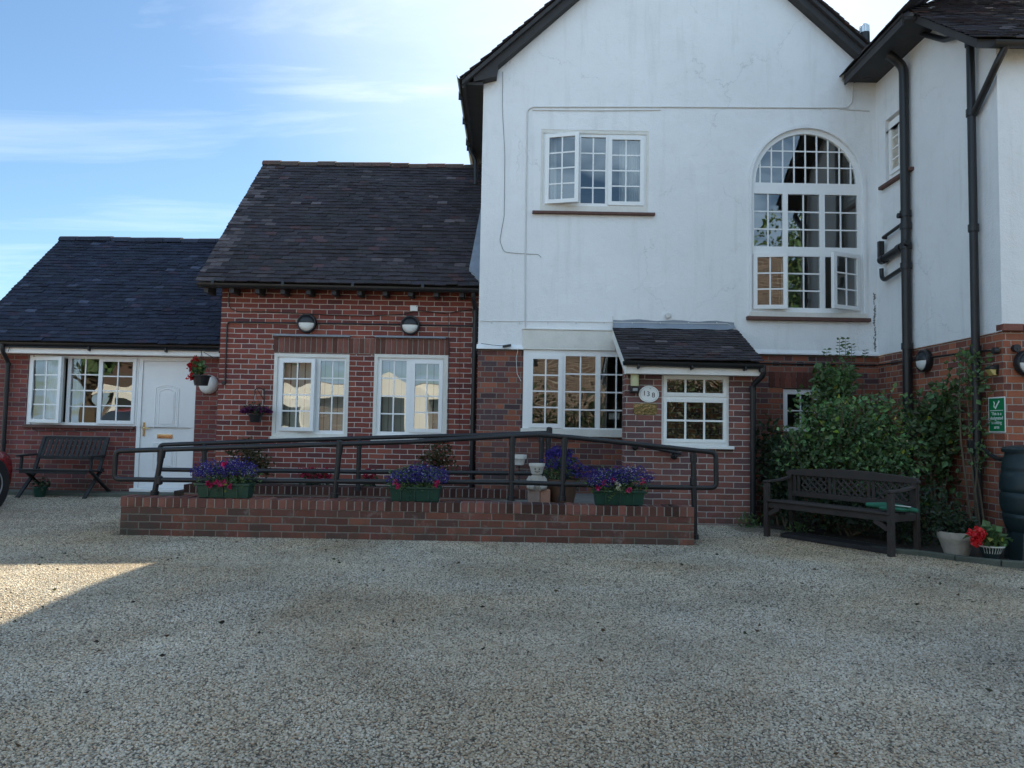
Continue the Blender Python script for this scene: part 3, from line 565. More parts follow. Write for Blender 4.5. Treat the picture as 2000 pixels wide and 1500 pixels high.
for i in range(11): b = MB(); x = -4.42+i*.367; b.prism([(0, 0), (.30, .0), (.30, .14), (.22, .20), (0, .09)], lambda a, c: (x-.032, 10.79+a, 3.03+c), lambda a, c: (x+.032, 10.79+a, 3.03+c)); b.build('rafter_foot', 'tarwood', H)
b = MB(); b.prism([(-.66, 11.0), (-.50, 10.8), (-.50, 12.7), (-.56, 12.4)], lambda x, y: (x, y, OZ+(y-OY)*s_.z/s_.y+.085), lambda x, y: (x, y, OZ+(y-OY)*s_.z/s_.y+.03)); b.build('lead_flashing', 'lead', H)
# soldier course, ledge
b = MB(); x = -3.50
while x < -.98:
    b.box(x, x+.066, YW-.012, YW+.03, 2.215+random.uniform(-.003, .003), 2.435, 0, jit((1, 1, 1), .3)); x += .0785
b.box(-3.5, -.985, YW-.004, YW+.03, 2.205, 2.44, 1); b.build('soldier_course', ['solid_brick', 'mortar'], H, bevel=.003)
b = MB(); b.box(-3.50, -2.38, YW-.06, YW+.02, 2.445, 2.475); b.box(-2.02, -.98, YW-.06, YW+.02, 2.45, 2.48); b.build('drip_ledge', 'lead', H, bevel=.006)
def house_window(W, lts, opn, px=0):
    x0, x1, z0, z1 = W
    f = frame(H, (x0+.045, x1-.045, z0+.06, z1-.045), [l[:4] for l in lts], YW+.02)
    t = MB(); t.plate(x0-.005, x1+.005, z0, z1+.005, YW-.008, [(x0+.045, x1-.045, z0+.06, z1-.045)], .05, back=True); t.build('window_surround', 'oldwhite', f, bevel=.005)
    for l in lts:
        if l[4] == 's': sash(f, 'casement', l[0]-.015, l[1]+.015, l[2]-.015, l[3]+.015, YW+.02, 2, 4, l[5], 'l')
        else: sash(f, 'fixed_light', *l[:4], YW+.02, 2, 4, 0, w=0)
    t = MB(); t.box(x0-.02, x1+.02, YW-.05, YW+.03, z0-.03, z0+.012); t.build('window_sill', 'oldwhite', f, bevel=.006)
    blinds(f, x0+.1, x1-.08, z0+.02, z1-.05, YW+.17)
    return f
house_window(W1, [(-3.39, -2.875, 1.08, 2.10, 's', 9), (-2.81, -2.46, 1.08, 2.10, 'f', 0)], 1)
house_window(W2, [(-1.915, -1.55, 1.08, 2.12, 'f', 0), (-1.46, -1.03, 1.09, 2.12, 's', 0)], 0)
b = MB(); yc = YW-.018
b.tube([at(440, 748, yc), at(441, 700, yc), at(444, 629, yc), at(600, 631, yc), at(800, 634, yc), at(932, 637, yc)], .011, 8, round_=.05); b.lathe([(.028, 0), (.028, .05)], n=12, T=Matrix.Translation(at(438, 748, YW)) @ Matrix.Rotation(R(90), 4, 'X')); b.build('conduit', 'black', H); b = MB()
b.tube([at(447, 565, yc), at(447, 600, yc), at(462, 609, yc), at(520, 609, yc), at(640, 615, yc), at(720, 617, yc), at(790, 614, yc), at(812, 606, yc), at(870, 612, yc), at(932, 603, yc)], .006, 6, round_=.06); b.build('cable', 'black', H); b = MB()
b.tube([at(876, 614, yc), at(876, 850, yc)], .003, 6); b.build('cable', 'black', H); b = MB(); b.tube([at(899, 600, yc), at(897, 850, yc)], .003, 6)
b.build('cable', 'black', H)
b = MB(); X = -.555; b.tube([(-.58, 10.78, 3.12), (-.58, 10.80, 3.02), (X, 10.98, 2.9), (X, 10.99, .3)], .036, 12, round_=.06)
for z in (2.86, 2.2, 1.3, .6): b.lathe([(.044, -.03), (.044, .03)], (X, 10.99, z), 12)
b.build('downpipe', 'black', H, smooth=True)

# ================================================================== RENDERED HOUSE (centre gable)
H = thing('rendered_house', 'tall white rendered gable house with large arched window and brick base', 'house', (2.3, 10.57, 0)); YW = 10.57; XL, XR = -.485, 5.122
AR = (4.135, 4.72, .79, 2.86)
zl = lambda x: 6.78+.912*x; zr = lambda x: 11.13-.905*x; XA = (11.13-6.78)/(.912+.905); ZA = zl(XA)
UW = (.352, 1.885, 4.235, 5.425)
b = MB(); b.plate(XL, XR, 2.27, 6.05, YW, [UW], .10, arches=[AR]); 
b.poly([(XL, YW, 6.05), (XR, YW, 6.05), (XR, YW, zr(XR)-.08), (XA, YW, ZA-.1), (XL, YW, zl(XL)-.08)])
b.build('wall', 'render', H)
b = MB(); b.prism([(0, 2.262), (.0, 2.33), (-.035, 2.275), (-.035, 2.262)], lambda a, c: (XL-.02, YW+a, c), lambda a, c: (.15, YW+a, c)); b.build('render_bellmouth', 'render', H); b = MB(); b.prism([(0, 2.262), (.0, 2.33), (-.03, 2.28), (-.03, 2.262)], lambda a, c: (3.05, YW+a, c), lambda a, c: (XR, YW+a, c)); b.build('render_bellmouth', 'render', H)
b = MB(); b.plate(XL, XR+.03, -.05, 2.262, YW+.03, [(.15, 1.78, 1.06, 2.262), (3.80, 4.32, 1.18, 1.79)], .09); b.build('base_wall', 'br_base', H)
shell('side_wall', H, XL, XR, YW, 19, 2.262, 6.3, 'render'); shell('side_wall', H, XL, XR, YW+.03, 19, -.05, 2.262, 'br_base')
room(H, XL+.1, 3.0, YW+.14, 15, .1, 2.5); room(H, XL+.1, 2.6, YW+.14, 15, 3.4, 5.9); room(H, 3.1, 5.0, YW+.14, 14.2, 1.0, 6.0)
# roof
b = MB(); dl = Vector((XA+.80, 0, ZA-zl(-.80))).normalized(); dr = Vector((XA-5.3, 0, ZA-zr(5.3))).normalized(); LL = (Vector((XA, 0, ZA))-Vector((-.80, 0, zl(-.80)))).length
tiles(b, (-.80, 18.6, zl(-.80)-.03), (0, -1, 0), dl, 18.6-10.33, LL, .165, .1, tf=tint_a); tiles(b, (5.3, 10.33, zr(5.3)-.03), (0, 1, 0), dr, 8.27, (Vector((XA, 0, ZA))-Vector((5.3, 0, zr(5.3)))).length, .165, .1, tf=tint_a)
b.build('roof', 'tile_brown', H)
b = MB()
for (x0, z0_) in ((-.78, zl(-.78)), (5.28, zr(5.28))):
    for dz in (-.045, -.11): b.poly([(x0, 10.36, z0_+dz), (XA, 10.36, ZA+dz), (XA, 18.6, ZA+dz), (x0, 18.6, z0_+dz)])
    b.poly([(x0, 10.36, z0_-.045), (XA, 10.36, ZA-.045), (XA, 10.36, ZA-.11), (x0, 10.36, z0_-.11)]); b.poly([(x0, 10.36, z0_-.045), (x0, 10.36, z0_-.11), (x0, 18.6, z0_-.11), (x0, 18.6, z0_-.045)])
b.build('roof_deck', 'tarwood', H)
b = MB()
for x0, z0_, s in ((-.62, zl(-.62), 1), (5.16, zr(5.16), -1)):
    b.prism([(x0, z0_-.115), (XA, ZA-.115), (XA, ZA-.24), (x0+s*.34, z0_+.31-.25), (x0+s*.32, z0_-.10), (x0, z0_-.18)] if s == 1 else [(x0, z0_-.115), (XA, ZA-.115), (XA, ZA-.24), (x0, z0_-.24)], lambda x, z: (x, 10.42, z), lambda x, z: (x, 10.565, z))
b.build('bargeboard', 'tarwood', H)
b = MB(); b.box(-.78, XL, 10.45, 18.4, 6.0, 6.04); b.box(-.78, -.75, 10.40, 18.4, 5.93, 6.06); b.build('soffit', 'tarwood', H)
b = MB(); gb = MB()
T90 = Matrix.Rotation(R(90), 4, 'Z'); gutter(gb, (10.33, .80, 6.08), (18.4, .80, 6.08), .055)
for i, v in enumerate(gb.v): p = T90 @ Vector(v); gb.v[i] = (p.x, p.y, p.z)
for y in (10.9, 11.8, 12.7, 12.95): gb.box(-.865, -.78, y-.015, y+.015, 5.98, 6.10)
gb.tube([(-.80, 12.95, 6.05), (-.80, 12.95, 5.98), (-.70, 12.95, 5.8), (-.70, 12.95, 5.38)], .036, 10, round_=.05); gb.build('gutter', 'black', H, smooth=True)
b = MB(); c = (5.06, 10.75, 0); b.lathe([(.075, 6.45), (.07, 7.02), (.062, 7.02)], c, 16); b.lathe([(.11, 6.42), (.085, 6.62)], c, 16); b.build('flue_pipe', 'black', H, smooth=True)
b = MB(); b.lathe([(.066, 7.02), (.058, 7.13), (.04, 7.15)], c, 16)
for k in range(10): a = k*.628; b.bar((c[0]+.066*math.cos(a), c[1]+.066*math.sin(a), 7.02), (c[0]+.062*math.cos(a), c[1]+.062*math.sin(a), 7.13), .012, .012)
b.build('flue_cap', 'chrome', H)
b = MB(); b.prism([(4.82, 6.36), (5.0, 6.22), (5.3, 6.5), (5.3, 6.62), (5.12, 6.74)], lambda x, z: (x, 10.30, z), lambda x, z: (x, 10.9, z)); b.lathe([(.07, -.14), (.085, .0), (.085, .1)], (4.93, 10.42, 6.3), 14); b.build('valley_hopper', 'tarwood', H, smooth=True)
# first floor window of three lights
b = MB()
f = frame(H, (UW[0]+.03, UW[1]-.03, UW[2]+.09, UW[3]-.05), [(.43, .875, 4.37, 5.33), (.925, 1.275, 4.37, 5.33), (1.325, 1.80, 4.37, 5.33)], YW+.02)
t = MB(); t.plate(UW[0], UW[1], UW[2], UW[3], YW+.004, [(UW[0]+.03, UW[1]-.03, UW[2]+.09, UW[3]-.05)], .05, back=True); t.build('window_surround', 'oldwhite', f, bevel=.006)
sash(f, 'casement', .415, .895, 4.345, 5.35, YW+.02, 2, 4, 15, 'l', proud=.03); sash(f, 'fixed_light', .925, 1.275, 4.35, 5.35, YW+.02, 2, 4, 0, w=0); sash(f, 'casement', 1.31, 1.82, 4.345, 5.35, YW+.02, 2, 4)
curtain(f, .42, .58, 4.3, 5.38, YW+.2, folds=3, slant=.05); curtain(f, 1.5, 1.82, 4.3, 5.38, YW+.2, folds=6)
t = MB(); t.box(UW[0]-.11, UW[1]+.09, YW-.06, YW+.03, 4.195, 4.232); t.build('window_sill', 'sill', f, bevel=.006)
# tall arched window
xc, zs, r, zb = AR
holes = [(3.395, 3.80, 3.80, 4.56), (3.875, 4.325, 3.80, 4.56), (4.40, 4.86, 3.80, 4.56), (3.395, 3.80, 2.93, 3.665), (3.875, 4.325, 2.93, 3.665), (4.40, 4.86, 2.93, 3.665)]
fm = MB(); fm.plate(xc-r, xc+r, zb, zs, YW+.03, holes, .06, back=True)
n = 32
for y in (YW+.03, YW+.09):
    for k in range(n):
        a, c = math.pi*k/n, math.pi*(k+1)/n; q = [(xc+rr*math.cos(e), y, zs+rr*math.sin(e)) for rr, e in ((r, a), (r, c), (r-.07, c), (r-.07, a))]; fm.poly(q if y < YW+.05 else q[::-1])
for k in range(n):
    a, c = math.pi*k/n, math.pi*(k+1)/n; fm.poly([(xc+(r-.07)*math.cos(e), y, zs+(r-.07)*math.sin(e)) for e, y in ((a, YW+.03), (c, YW+.03), (c, YW+.09), (a, YW+.09))])
f = fm.build('arched_window', 'upvc', H)
t = MB()
for k in range(n):
    a, c = math.pi*k/n, math.pi*(k+1)/n
    A, B = r+.045, r-.002; t.poly([(xc+rr*math.cos(e), YW-.022, zs+rr*math.sin(e)) for rr, e in ((A, a), (A, c), (B, c), (B, a))]); t.poly([(xc+A*math.cos(e), y, zs+A*math.sin(e)) for e, y in ((a, YW-.022), (a, YW), (c, YW), (c, YW-.022))]); t.poly([(xc+B*math.cos(e), y, zs+B*math.sin(e)) for e, y in ((a, YW-.022), (c, YW-.022), (c, YW+.03), (a, YW+.03))])
for s in (-1, 1): t.box(min(xc+s*(r-.002), xc+s*(r+.045)), max(xc+s*(r-.002), xc+s*(r+.045)), YW-.022, YW+.03, zb-.05, zs)
t.build('arch_moulding', 'render', f, bevel=.004)
ra = r-.07; p = MB(); q = [(xc+ra*math.cos(math.pi*k/n), YW+.06, zs+.0+ra*math.sin(math.pi*k/n)) for k in range(n+1)]; p.poly(q[::-1]); p.build('pane', 'glass', f)
t = MB()
for i in range(-4, 5):
    x = i*ra*2/8.9+.0; h = math.sqrt(max(0, ra*ra-x*x)); 
    if h > .06: t.box(xc+x-.009, xc+x+.009, YW+.05, YW+.066, zs, zs+h)
for z in (.235, .47): h = math.sqrt(ra*ra-z*z); t.box(xc-h, xc+h, YW+.0515, YW+.064, zs+z-.009, zs+z+.009)
t.build('glazing_bar', 'upvc', f)
for h in holes[:3]: sash(f, 'fixed_light', *h, YW+.03, 2, 3, 0, w=0)
sash(f, 'casement', 3.375, 3.835, 2.90, 3.69, YW+.03, 2, 3, 9, 'l', proud=.03); sash(f, 'fixed_light', *holes[4], YW+.03, 2, 3, 0, w=0); sash(f, 'casement', 4.385, 4.885, 2.90, 3.69, YW+.03, 2, 3, 24, 'r', proud=.03)
t = MB(); t.box(xc-r-.02, xc+r+.03, YW-.03, YW+.06, 2.79, 2.858); t.build('window_apron', 'oldwhite', f, bevel=.004); t = MB(); t.box(3.27, 5.0, YW-.07, YW+.02, 2.735, 2.787); t.build('window_sill', 'sill', f, bevel=.006)
# ground floor window beside the porch
hs = [(.265, .675, 1.20, 2.16), (.745, 1.165, 1.185, 2.185), (1.235, 1.68, 1.185, 2.185)]
f = frame(H, (.155, 1.775, 1.165, 2.27), hs, YW+.0)
sash(f, 'casement', .235, .70, 1.18, 2.19, YW, 2, 4); sash(f, 'fixed_light', *hs[1], YW, 2, 4, 0, w=0); sash(f, 'fixed_light', *hs[2], YW, 2, 4, 0, w=0)
t = MB(); t.box(.13, 1.77, YW-.05, YW+.09, 1.06, 1.163); t.build('window_sill', 'oldwhite', f, bevel=.008)
curtain(f, 1.27, 1.36, 1.15, 2.25, YW+.2, folds=3); t = MB(); t.box(1.37, 1.52, YW+.10, YW+.106, 1.31, 1.40); t.build('notice_card', 'white', f)
t = MB(); t.box(.14, 1.44, YW-.028, YW, 2.272, 2.545); t.box(.13, 1.44, YW-.04, YW, 2.545, 2.56); t.box(.14, 1.44, YW-.034, YW, 2.268, 2.276); t.build('window_head_panel', 'oldwhite', f, bevel=.004)
f = frame(H, (3.81, 4.31, 1.19, 1.78), [(3.87, 4.25, 1.25, 1.71)], YW+.06); sash(f, 'fixed_light', 3.87, 4.25, 1.25, 1.71, YW+.06, 2, 2, 0, w=0)
t = MB(); x = 3.6
while x < 4.5: t.box(x, x+.066, YW+.018, YW+.06, 1.80, 2.02, 0, jit((.75, .6, .6), .3)); x += .0785
t.build('soldier_course', ['solid_brick', 'mortar'], f, bevel=.003)
# cables and raised ledge lines on the render
yc = YW-.006; b = MB()
b.tube([at(982, 140, yc), at(981, 210, yc), at(986, 300, yc), at(985, 420, yc), at(976, 470, yc), at(984, 492, yc), at(1010, 495, yc), at(1052, 497, yc), at(1057, 503, yc)], .0035, 6, round_=.05); b.build('cable', 'cable', H); b = MB()
b.tube([at(1712, 175, yc), at(1712, 300, yc), at(1716, 400, yc), at(1721, 452, yc)], .004, 6, round_=.05); b.build('cable', 'cable', H)
b = MB(); yc = YW-.008
b.tube([at(1026, 672, yc), at(1026, 520, yc), at(1030, 215, yc), at(1040, 209, yc), at(1300, 209, yc), at(1655, 211, yc), at(1664, 200, yc), at(1668, 120, yc)], .010, 6, round_=.05); b.build('painted_cable', 'whitecable', H); b = MB(); b.tube([at(1040, 215, yc), at(1180, 216, yc), at(1290, 215, yc)], .007, 6); b.build('painted_cable', 'whitecable', H); b = MB(); b.tube([at(1640, 213, yc), at(1698, 217, yc)], .008, 6); b.build('painted_cable', 'whitecable', H); b = MB()
b.tube([at(938, 627, yc), at(1100, 628, yc), at(1310, 631, yc), at(1420, 632, yc), at(1438, 640, yc)], .004, 6)
for px in range(960, 1420, 55): b.box(*[k for a in ((at(px, 629, yc).x-.006, at(px, 629, yc).x+.006), (yc-.006, yc+.006), (at(px, 630, yc).z-.012, at(px, 630, yc).z+.004)) for k in a])
b.build('painted_cable', 'whitecable', H)
b = MB(); b.tube([at(1012, 682, yc), at(1008, 700, yc), at(1010, 730, yc), at(1018, 745, yc)], .004, 6); b.build('loose_wire', 'whitecable', H); b = MB(); b.tube([at(1197, 617, yc), at(1197, 640, yc)], .004, 6); b.build('loose_wire', 'whitecable', H)
b = MB(); b.tube([at(1486, 709, YW+.01), at(1560, 711, YW+.01), at(1712, 713, YW+.01)], .011, 8); b.build('conduit', 'black', H)
# crumbling crack in the corner
b = MB()
for i in range(46):
    z = 3.15-i*.02+random.uniform(-.01, .01); w_ = random.uniform(.004, .02); x = 5.075+random.uniform(-.012, .012); b.prism([(x-w_, z), (x, z-.018), (x+w_, z+.004), (x+.2*w_, z+.02)], lambda a, c: (a, YW-.003, c), lambda a, c: (a, YW+.002, c))
b.build('corner_crack', 'cable', H)

# ================================================================== PORCH
H = thing('brick_porch', 'small brick entrance porch with lean-to tiled roof and white wooden window', 'porch', (2.2, 9.57, 0)); YW = 9.57
PW = (1.895, 2.752, .985, 1.885)
b = MB(); b.plate(1.43, 3.045, -.05, 1.98, YW, [PW], .1); b.poly([(1.43, YW, -.05), (1.43, YW, 1.98), (1.43, YW+.22, 1.98), (1.43, YW+.22, -.05)]); b.poly([(1.43, YW+.22, -.05), (1.43, YW+.22, .98), (3.0, YW+.22, .98), (3.0, YW+.22, -.05)])
b.poly([(3.045, YW, -.05), (3.045, 10.6, -.05), (3.045, 10.6, 2.5), (3.045, YW, 1.98)]); b.poly([(2.9, YW+.22, -.05), (2.9, YW+.22, 1.98), (2.9, 10.6, 2.5), (2.9, 10.6, -.05)]); b.build('wall', 'br_porch', H)
s_ = Vector((0, 10.55-9.36, 2.60-2.02)).normalized(); b = MB(); tiles(b, (1.385, 9.36, 2.02), (1, 0, 0), s_, 1.735, 1.27, .165, .092, tf=tint_a); b.build('roof', 'tile_brown', H)
b = MB()
for dz in (-.02, -.07): b.poly([(1.40, 9.38, 2.02+dz), (3.10, 9.38, 2.02+dz), (3.10, 10.57, 2.60+dz), (1.40, 10.57, 2.60+dz)])
for x in (1.40, 3.10): b.poly([(x, 9.38, 2.0), (x, 10.57, 2.58), (x, 10.57, 2.53), (x, 9.38, 1.95)])
b.build('roof_deck', 'tarwood', H)
b = MB(); b.prism([(9.38, 1.99), (10.57, 2.57), (10.57, 2.44), (9.38, 1.86)], lambda y, z: (1.395, y, z), lambda y, z: (1.42, y, z)); b.prism([(9.38, 1.99), (10.57, 2.57), (10.57, 2.44), (9.38, 1.86)], lambda y, z: (3.085, y, z), lambda y, z: (3.105, y, z)); b.box(1.42, 3.085, 9.39, 9.412, 1.865, 1.99); b.box(1.42, 3.085, 9.412, 9.57, 1.868, 1.885); b.build('fascia', 'fascia', H, bevel=.003)
b = MB(); n = 14; P0 = []; 
for i in range(n+1):
    x = 1.40+1.70*i/n; lo = .14+.012*math.sin(i*1.7)-(.06 if i == n else 0); P0.append((x, lo))
for (x0, l0), (x1, l1) in zip(P0, P0[1:]):
    b.poly([(x0, 10.56-l0, 2.645-l0*.49), (x1, 10.56-l1, 2.645-l1*.49), (x1, 10.56, 2.66), (x0, 10.56, 2.66)]); b.poly([(x0, 10.56, 2.66), (x1, 10.56, 2.66), (x1, 10.562, 2.71+.01*math.sin(x1*40)), (x0, 10.562, 2.71+.01*math.sin(x0*40))])
b.build('lead_flashing', 'lead', H)
b = MB(); gutter(b, (1.375, 9.36, 2.02), (3.10, 9.36, 2.0), .058)
for x in (1.56, 2.22, 2.88): b.box(x-.012, x+.012, 9.30, 9.39, 1.925, 1.955); b.bar((x, 9.31, 1.955), (x, 9.385, 1.935), .024, .03)
b.build('gutter', 'black', H, smooth=True)
b = MB(); b.tube([(3.10, 9.36, 2.0), (3.12, 9.36, 1.88), (3.03, 9.51, 1.76), (3.03, 9.52, .02)], .034, 12, round_=.06); b.lathe([(.045, -.05), (.045, .03)], (3.10, 9.36, 1.96), 12)
for z in (1.72, 1.0, .12): b.lathe([(.042, -.025), (.042, .025)], (3.03, 9.52, z), 12)
b.build('downpipe', 'black', H, smooth=True)
hs = [(1.96, 2.685, 1.64, 1.835), (1.96, 2.685, 1.06, 1.54)]
f = frame(H, PW, hs, YW+.03, .06, 'white'); 
for (x0, x1, z0, z1), rw in zip(hs, (1, 2)):
    sash(f, 'casement' if rw == 2 else 'fanlight', x0-.035, x1+.035, z0-.035, z1+.03, YW+.03, 3, rw, 0, w=.04, bar=.024, mat='white', proud=.012)
t = MB(); t.box(1.85, 2.80, YW-.06, YW+.09, .945, .983); t.build('window_sill', 'white', f, bevel=.006)
b = MB(); b.tube([(1.78, 9.7, 1.86), (1.78, 9.7, 1.9)], .004, 6); b.build('loose_wire', 'whitecable', H)
b = MB(); v = Vector((2.17, 10.56, 2.72)); b.lathe([(.045, 0), (.045, .03), (.03, .04)], T=Matrix.Translation((2.17, YW+1.0, 2.78)) @ Matrix.Rotation(R(90), 4, 'X'), n=14)
jb = b.build('junction_box', 'whitecable', H)
b = MB(); b.tube([at(1318, 634, 10.55), at(1338, 655, 10.40)], .004, 6); b.build('cable', 'cable', H)

# ================================================================== WING (right)
H = thing('house_wing', 'white rendered wing with orange brick base and dark overhanging roof', 'house', (6, 8, 0)); XW, YC = 5.122, 7.886
TW = Matrix(((0, 1, 0, XW), (-1, 0, 0, 0), (0, 0, 1, 0), (0, 0, 0, 1)))
zc = lambda y: 5.36+.78*(y-YC)
b = MB(); ww = (-10.30, -9.66, 4.62, 5.52)
b.plate(-10.57, -YC, 2.27, 5.35, 0, [(ww[0], ww[1], ww[2], 5.35)], .09, T=TW); b.plate(-10.57, -8.9, 5.35, 6.2, 0, [(ww[0], ww[1], 5.35, ww[3])], .09, T=TW)
b.poly([TW @ Vector(q) for q in ((-8.9, 0, 5.35), (-YC, 0, 5.35), (-YC, 0, zc(YC)+.02), (-8.9, 0, zc(8.9)+.02))])
b.poly([(XW, YC, 2.34), (9, YC, 2.34), (9, YC, 5.5), (XW, YC, 5.5)]); b.build('wall', 'render', H)
b = MB(); b.plate(-10.64, -YC-.02, -.05, 2.268, .02, [], .1, T=TW); b.poly([(XW+.02, YC+.02, -.05), (9, YC+.02, -.05), (9, YC+.02, 2.268), (XW+.02, YC+.02, 2.268)]); b.build('base_wall', 'br_wing', H)
b = MB(); x = XW-.0
while x < 9: b.box(x, x+.21, YC-.025, YC+.1, 2.272, 2.345, 0, jit((1.1, 1.1, 1.1), .3)); x += .222
b.build('brick_ledge', 'solid_brick', H, bevel=.004)
b = MB(); b.poly([(9, YC, -.05), (9, 16, -.05), (9, 16, 7), (9, YC, 7)]); b.poly([(XW+.06, 10.66, 6.2), (9, 10.66, 6.2), (9, 10.66, -.05), (XW+.06, 10.66, -.05)]); b.build('back_wall', 'render', H)
# front roof slope (underside dark), its tiles, and the side eave
b = MB(); x0, x1, y0, y1 = 4.80, 9.2, 7.70, 11.6
ye = 8.93; xe = x0+(y1-ye)*1.09
for dz in (.0, .10): b.poly([(x0, y0, zc(y0)+dz), (x1, y0, zc(y0)+dz), (x1, y1, zc(y1)+dz), (xe, y1, zc(y1)+dz), (x0, ye, zc(ye)+dz)])
b.poly([(x0, y0, zc(y0)), (x0, y0, zc(y0)+.1), (x1, y0, zc(y0)+.1), (x1, y0, zc(y0))]); b.poly([(x0, y0, zc(y0)), (x0, ye, zc(ye)), (x0, ye, zc(ye)+.1), (x0, y0, zc(y0)+.1)]); b.poly([(x0, ye, zc(ye)+.05), (xe, y1, zc(y1)+.05), (xe, y1, zc(y1)-.9), (x0, y1, zc(ye)-.03)])
b.poly([(4.63, 8.8, 6.215), (4.63, 10.9, 6.215), (6.6, 11.3, 7.98)]); b.box(4.66, XW, 8.85, 10.52, 6.17, 6.21); b.box(4.645, 4.665, 8.9, 10.5, 6.12, 6.27); b.build('soffit', 'tarwood', H)
b = MB(); sv = Vector((0, 1, .78)).normalized(); tiles(b, (4.77, 7.66, zc(7.66)+.11), (1, 0, 0), sv, 4.4, 4.6, .165, .1, tf=tint_a, xm=lambda s: max(0, (s-1.62)*.86))
s2 = Vector((.74, 0, .67)).normalized(); tiles(b, (4.62, 10.62, 6.25), (0, -1, 0), s2, 2.2, 2.2, .165, .1, tf=tint_a); b.build('roof', 'tile_brown', H)
b = MB(); gutter(b, (4.95, 7.68, zc(7.7)+.06), (9.2, 7.68, zc(7.7)+.05), .058); b.build('gutter', 'black', H, smooth=True)
b = MB(); X = XW-.075; y2 = atX(1905, 650, X).y
b.tube([(X, y2, 5.72), (X, y2, .02)], .043, 14); b.tube([(5.10, 7.68, zc(7.7)+.04), (5.05, 7.76, zc(7.7)-.12), (X+.01, y2-.02, 4.72)], .038, 12, round_=.05); b.tube([atX(1801, 66, X), atX(1845, 78, X), (X, y2, 5.66)], .034, 10, round_=.06)
for z in (5.55, 4.75, 3.45, 2.1, 1.06, .3): b.lathe([(.055, -.04), (.055, .04)], (X, y2, z), 14)
b.box(X-.10, X+.06, y2-.02, y2+.02, 1.02, 1.12); b.tube([(X, y2-.04, 1.05), (X-.0, y2-.35, .92), (5.02, 7.45, .98)], .022, 8, round_=.1)
b.build('downpipe', 'black', H, smooth=True)
b = MB(); y1_ = atX(1772, 700, X).y
b.tube([(4.86, y1_+.02, 6.14), (4.9, y1_, 6.10), (X, y1_, 5.98), (X, y1_, .02)], .058, 14, round_=.1)
for z in (4.02, 3.86, 3.6, 3.34, 2.3): b.lathe([(.07, -.04), (.07, .04)], (X, y1_, z), 14)
Q = lambda px, py: atX(px, py, X)
yb = y1_+.62; b.tube([(X, y1_, 3.62), (X, yb, 3.56), (X+.02, yb+.06, 3.56)], .052, 12, round_=.03); b.lathe([(.062, -.05), (.062, .05)], T=Matrix.Translation((X, yb-.02, 3.56)) @ Matrix.Rotation(R(90), 4, 'X'), n=12); b.lathe([(.065, -.05), (.065, .05)], T=Matrix.Translation((X, y1_+.13, 3.60)) @ Matrix.Rotation(R(90), 4, 'X'), n=12)
b.tube([(X, y1_, 3.92), (X, yb-.02, 3.86), (X+.05, yb-.02, 3.86)], .024, 10, round_=.03); b.tube([(X, y1_, 3.34), (X, yb-.05, 3.27), (X, yb+.02, 3.32), (X, yb+.03, 3.44)], .030, 10, round_=.06); b.box(X-.04, X+.03, yb-.0, yb+.06, 3.6, 3.82)
b.lathe([(.035, -.06), (.035, .06)], T=Matrix.Translation((X-.03, y1_+.02, 4.0)) @ Matrix.Rotation(R(90), 4, 'Y'), n=12); b.lathe([(.035, -.05), (.035, .05)], T=Matrix.Translation((X-.03, y1_-.06, 3.62)) @ Matrix.Rotation(R(90), 4, 'X'), n=12)
b.build('soil_pipe', 'black', H, smooth=True)
f = frame(H, (ww[0]+.03, ww[1]-.03, ww[2]+.03, ww[3]-.04), [(-10.2, -9.76, 4.74, 5.4)], .03, .05, T=TW); sash(f, 'casement', -10.22, -9.74, 4.72, 5.42, .03, 2, 4, 0, 'l', T=TW)
t = MB(); t.box(ww[0]-.1, ww[1]+.1, -.06, .03, 4.57, 4.615, T=TW); t.build('window_sill', 'sill', f, bevel=.005)
b = MB(); b.tube([atX(1715, 713, XW-.01), atX(1770, 704, XW-.01), atX(1900, 687, XW-.01), atX(1946, 684, XW-.01)], .011, 8); b.lathe([(.035, 0), (.035, .05)], T=Matrix.Translation(atX(1949, 685, XW)) @ Matrix.Rotation(R(-90), 4, 'Y'), n=12)
b.tube([(XW+.14, YC-.02, 2.09), (XW+.16, YC-.02, 2.0), (XW+.24, YC-.02, 1.95)], .013, 8, round_=.03); b.lathe([(.04, 0), (.04, .05)], T=Matrix.Translation((XW+.14, YC+.02, 2.09)) @ Matrix.Rotation(R(90), 4, 'X'), n=12); b.build('conduit', 'black', H)

# ================================================================== RAMP: walls and path
H = thing('ramp_wall', 'low red brick wall with brick on edge coping along front of ramp', 'wall', (-1, 7.9, 0))
b = MB(); b.box(-3.97, 1.885, 7.805, 8.03, -.05, .285); b.build('brickwork', 'br_ramp', H)
b = MB(); x = -3.975; k = 0
while x < 1.86:
    w = .066 if random.random() > .06 else .1; dk = random.random(); t = jit((1, 1, 1), .3)
    if x > -1.6 and dk < .55: t = tuple(c*.5 for c in jit((.8, .85, .85), .3))
    b.box(x, x+w, 7.797, 8.035, .290+random.uniform(-.003, .002), .387+random.uniform(-.005, .005), 0, t); x += w+.0115; k += 1
b.box(-3.968, 1.882, 7.803, 8.03, .286, .380, 1); b.build('coping', ['solid_brick', 'mortar'], H, bevel=.004)
H = thing('ramp_back_wall', 'darker low brick kerb wall between ramp and brick house', 'wall', (-1.5, 9.4, 0))
b = MB(); b.box(-3.98, .62, 9.32, 9.53, -.05, .30); b.build('brickwork', 'br_ramp', H)
b = MB(); x = -3.985
while x < .6: b.box(x, x+.066, 9.312, 9.535, .305, .405+random.uniform(-.005, .005), 0, tuple(c*.42 for c in jit((.9, .85, .85), .35))); x += .0775
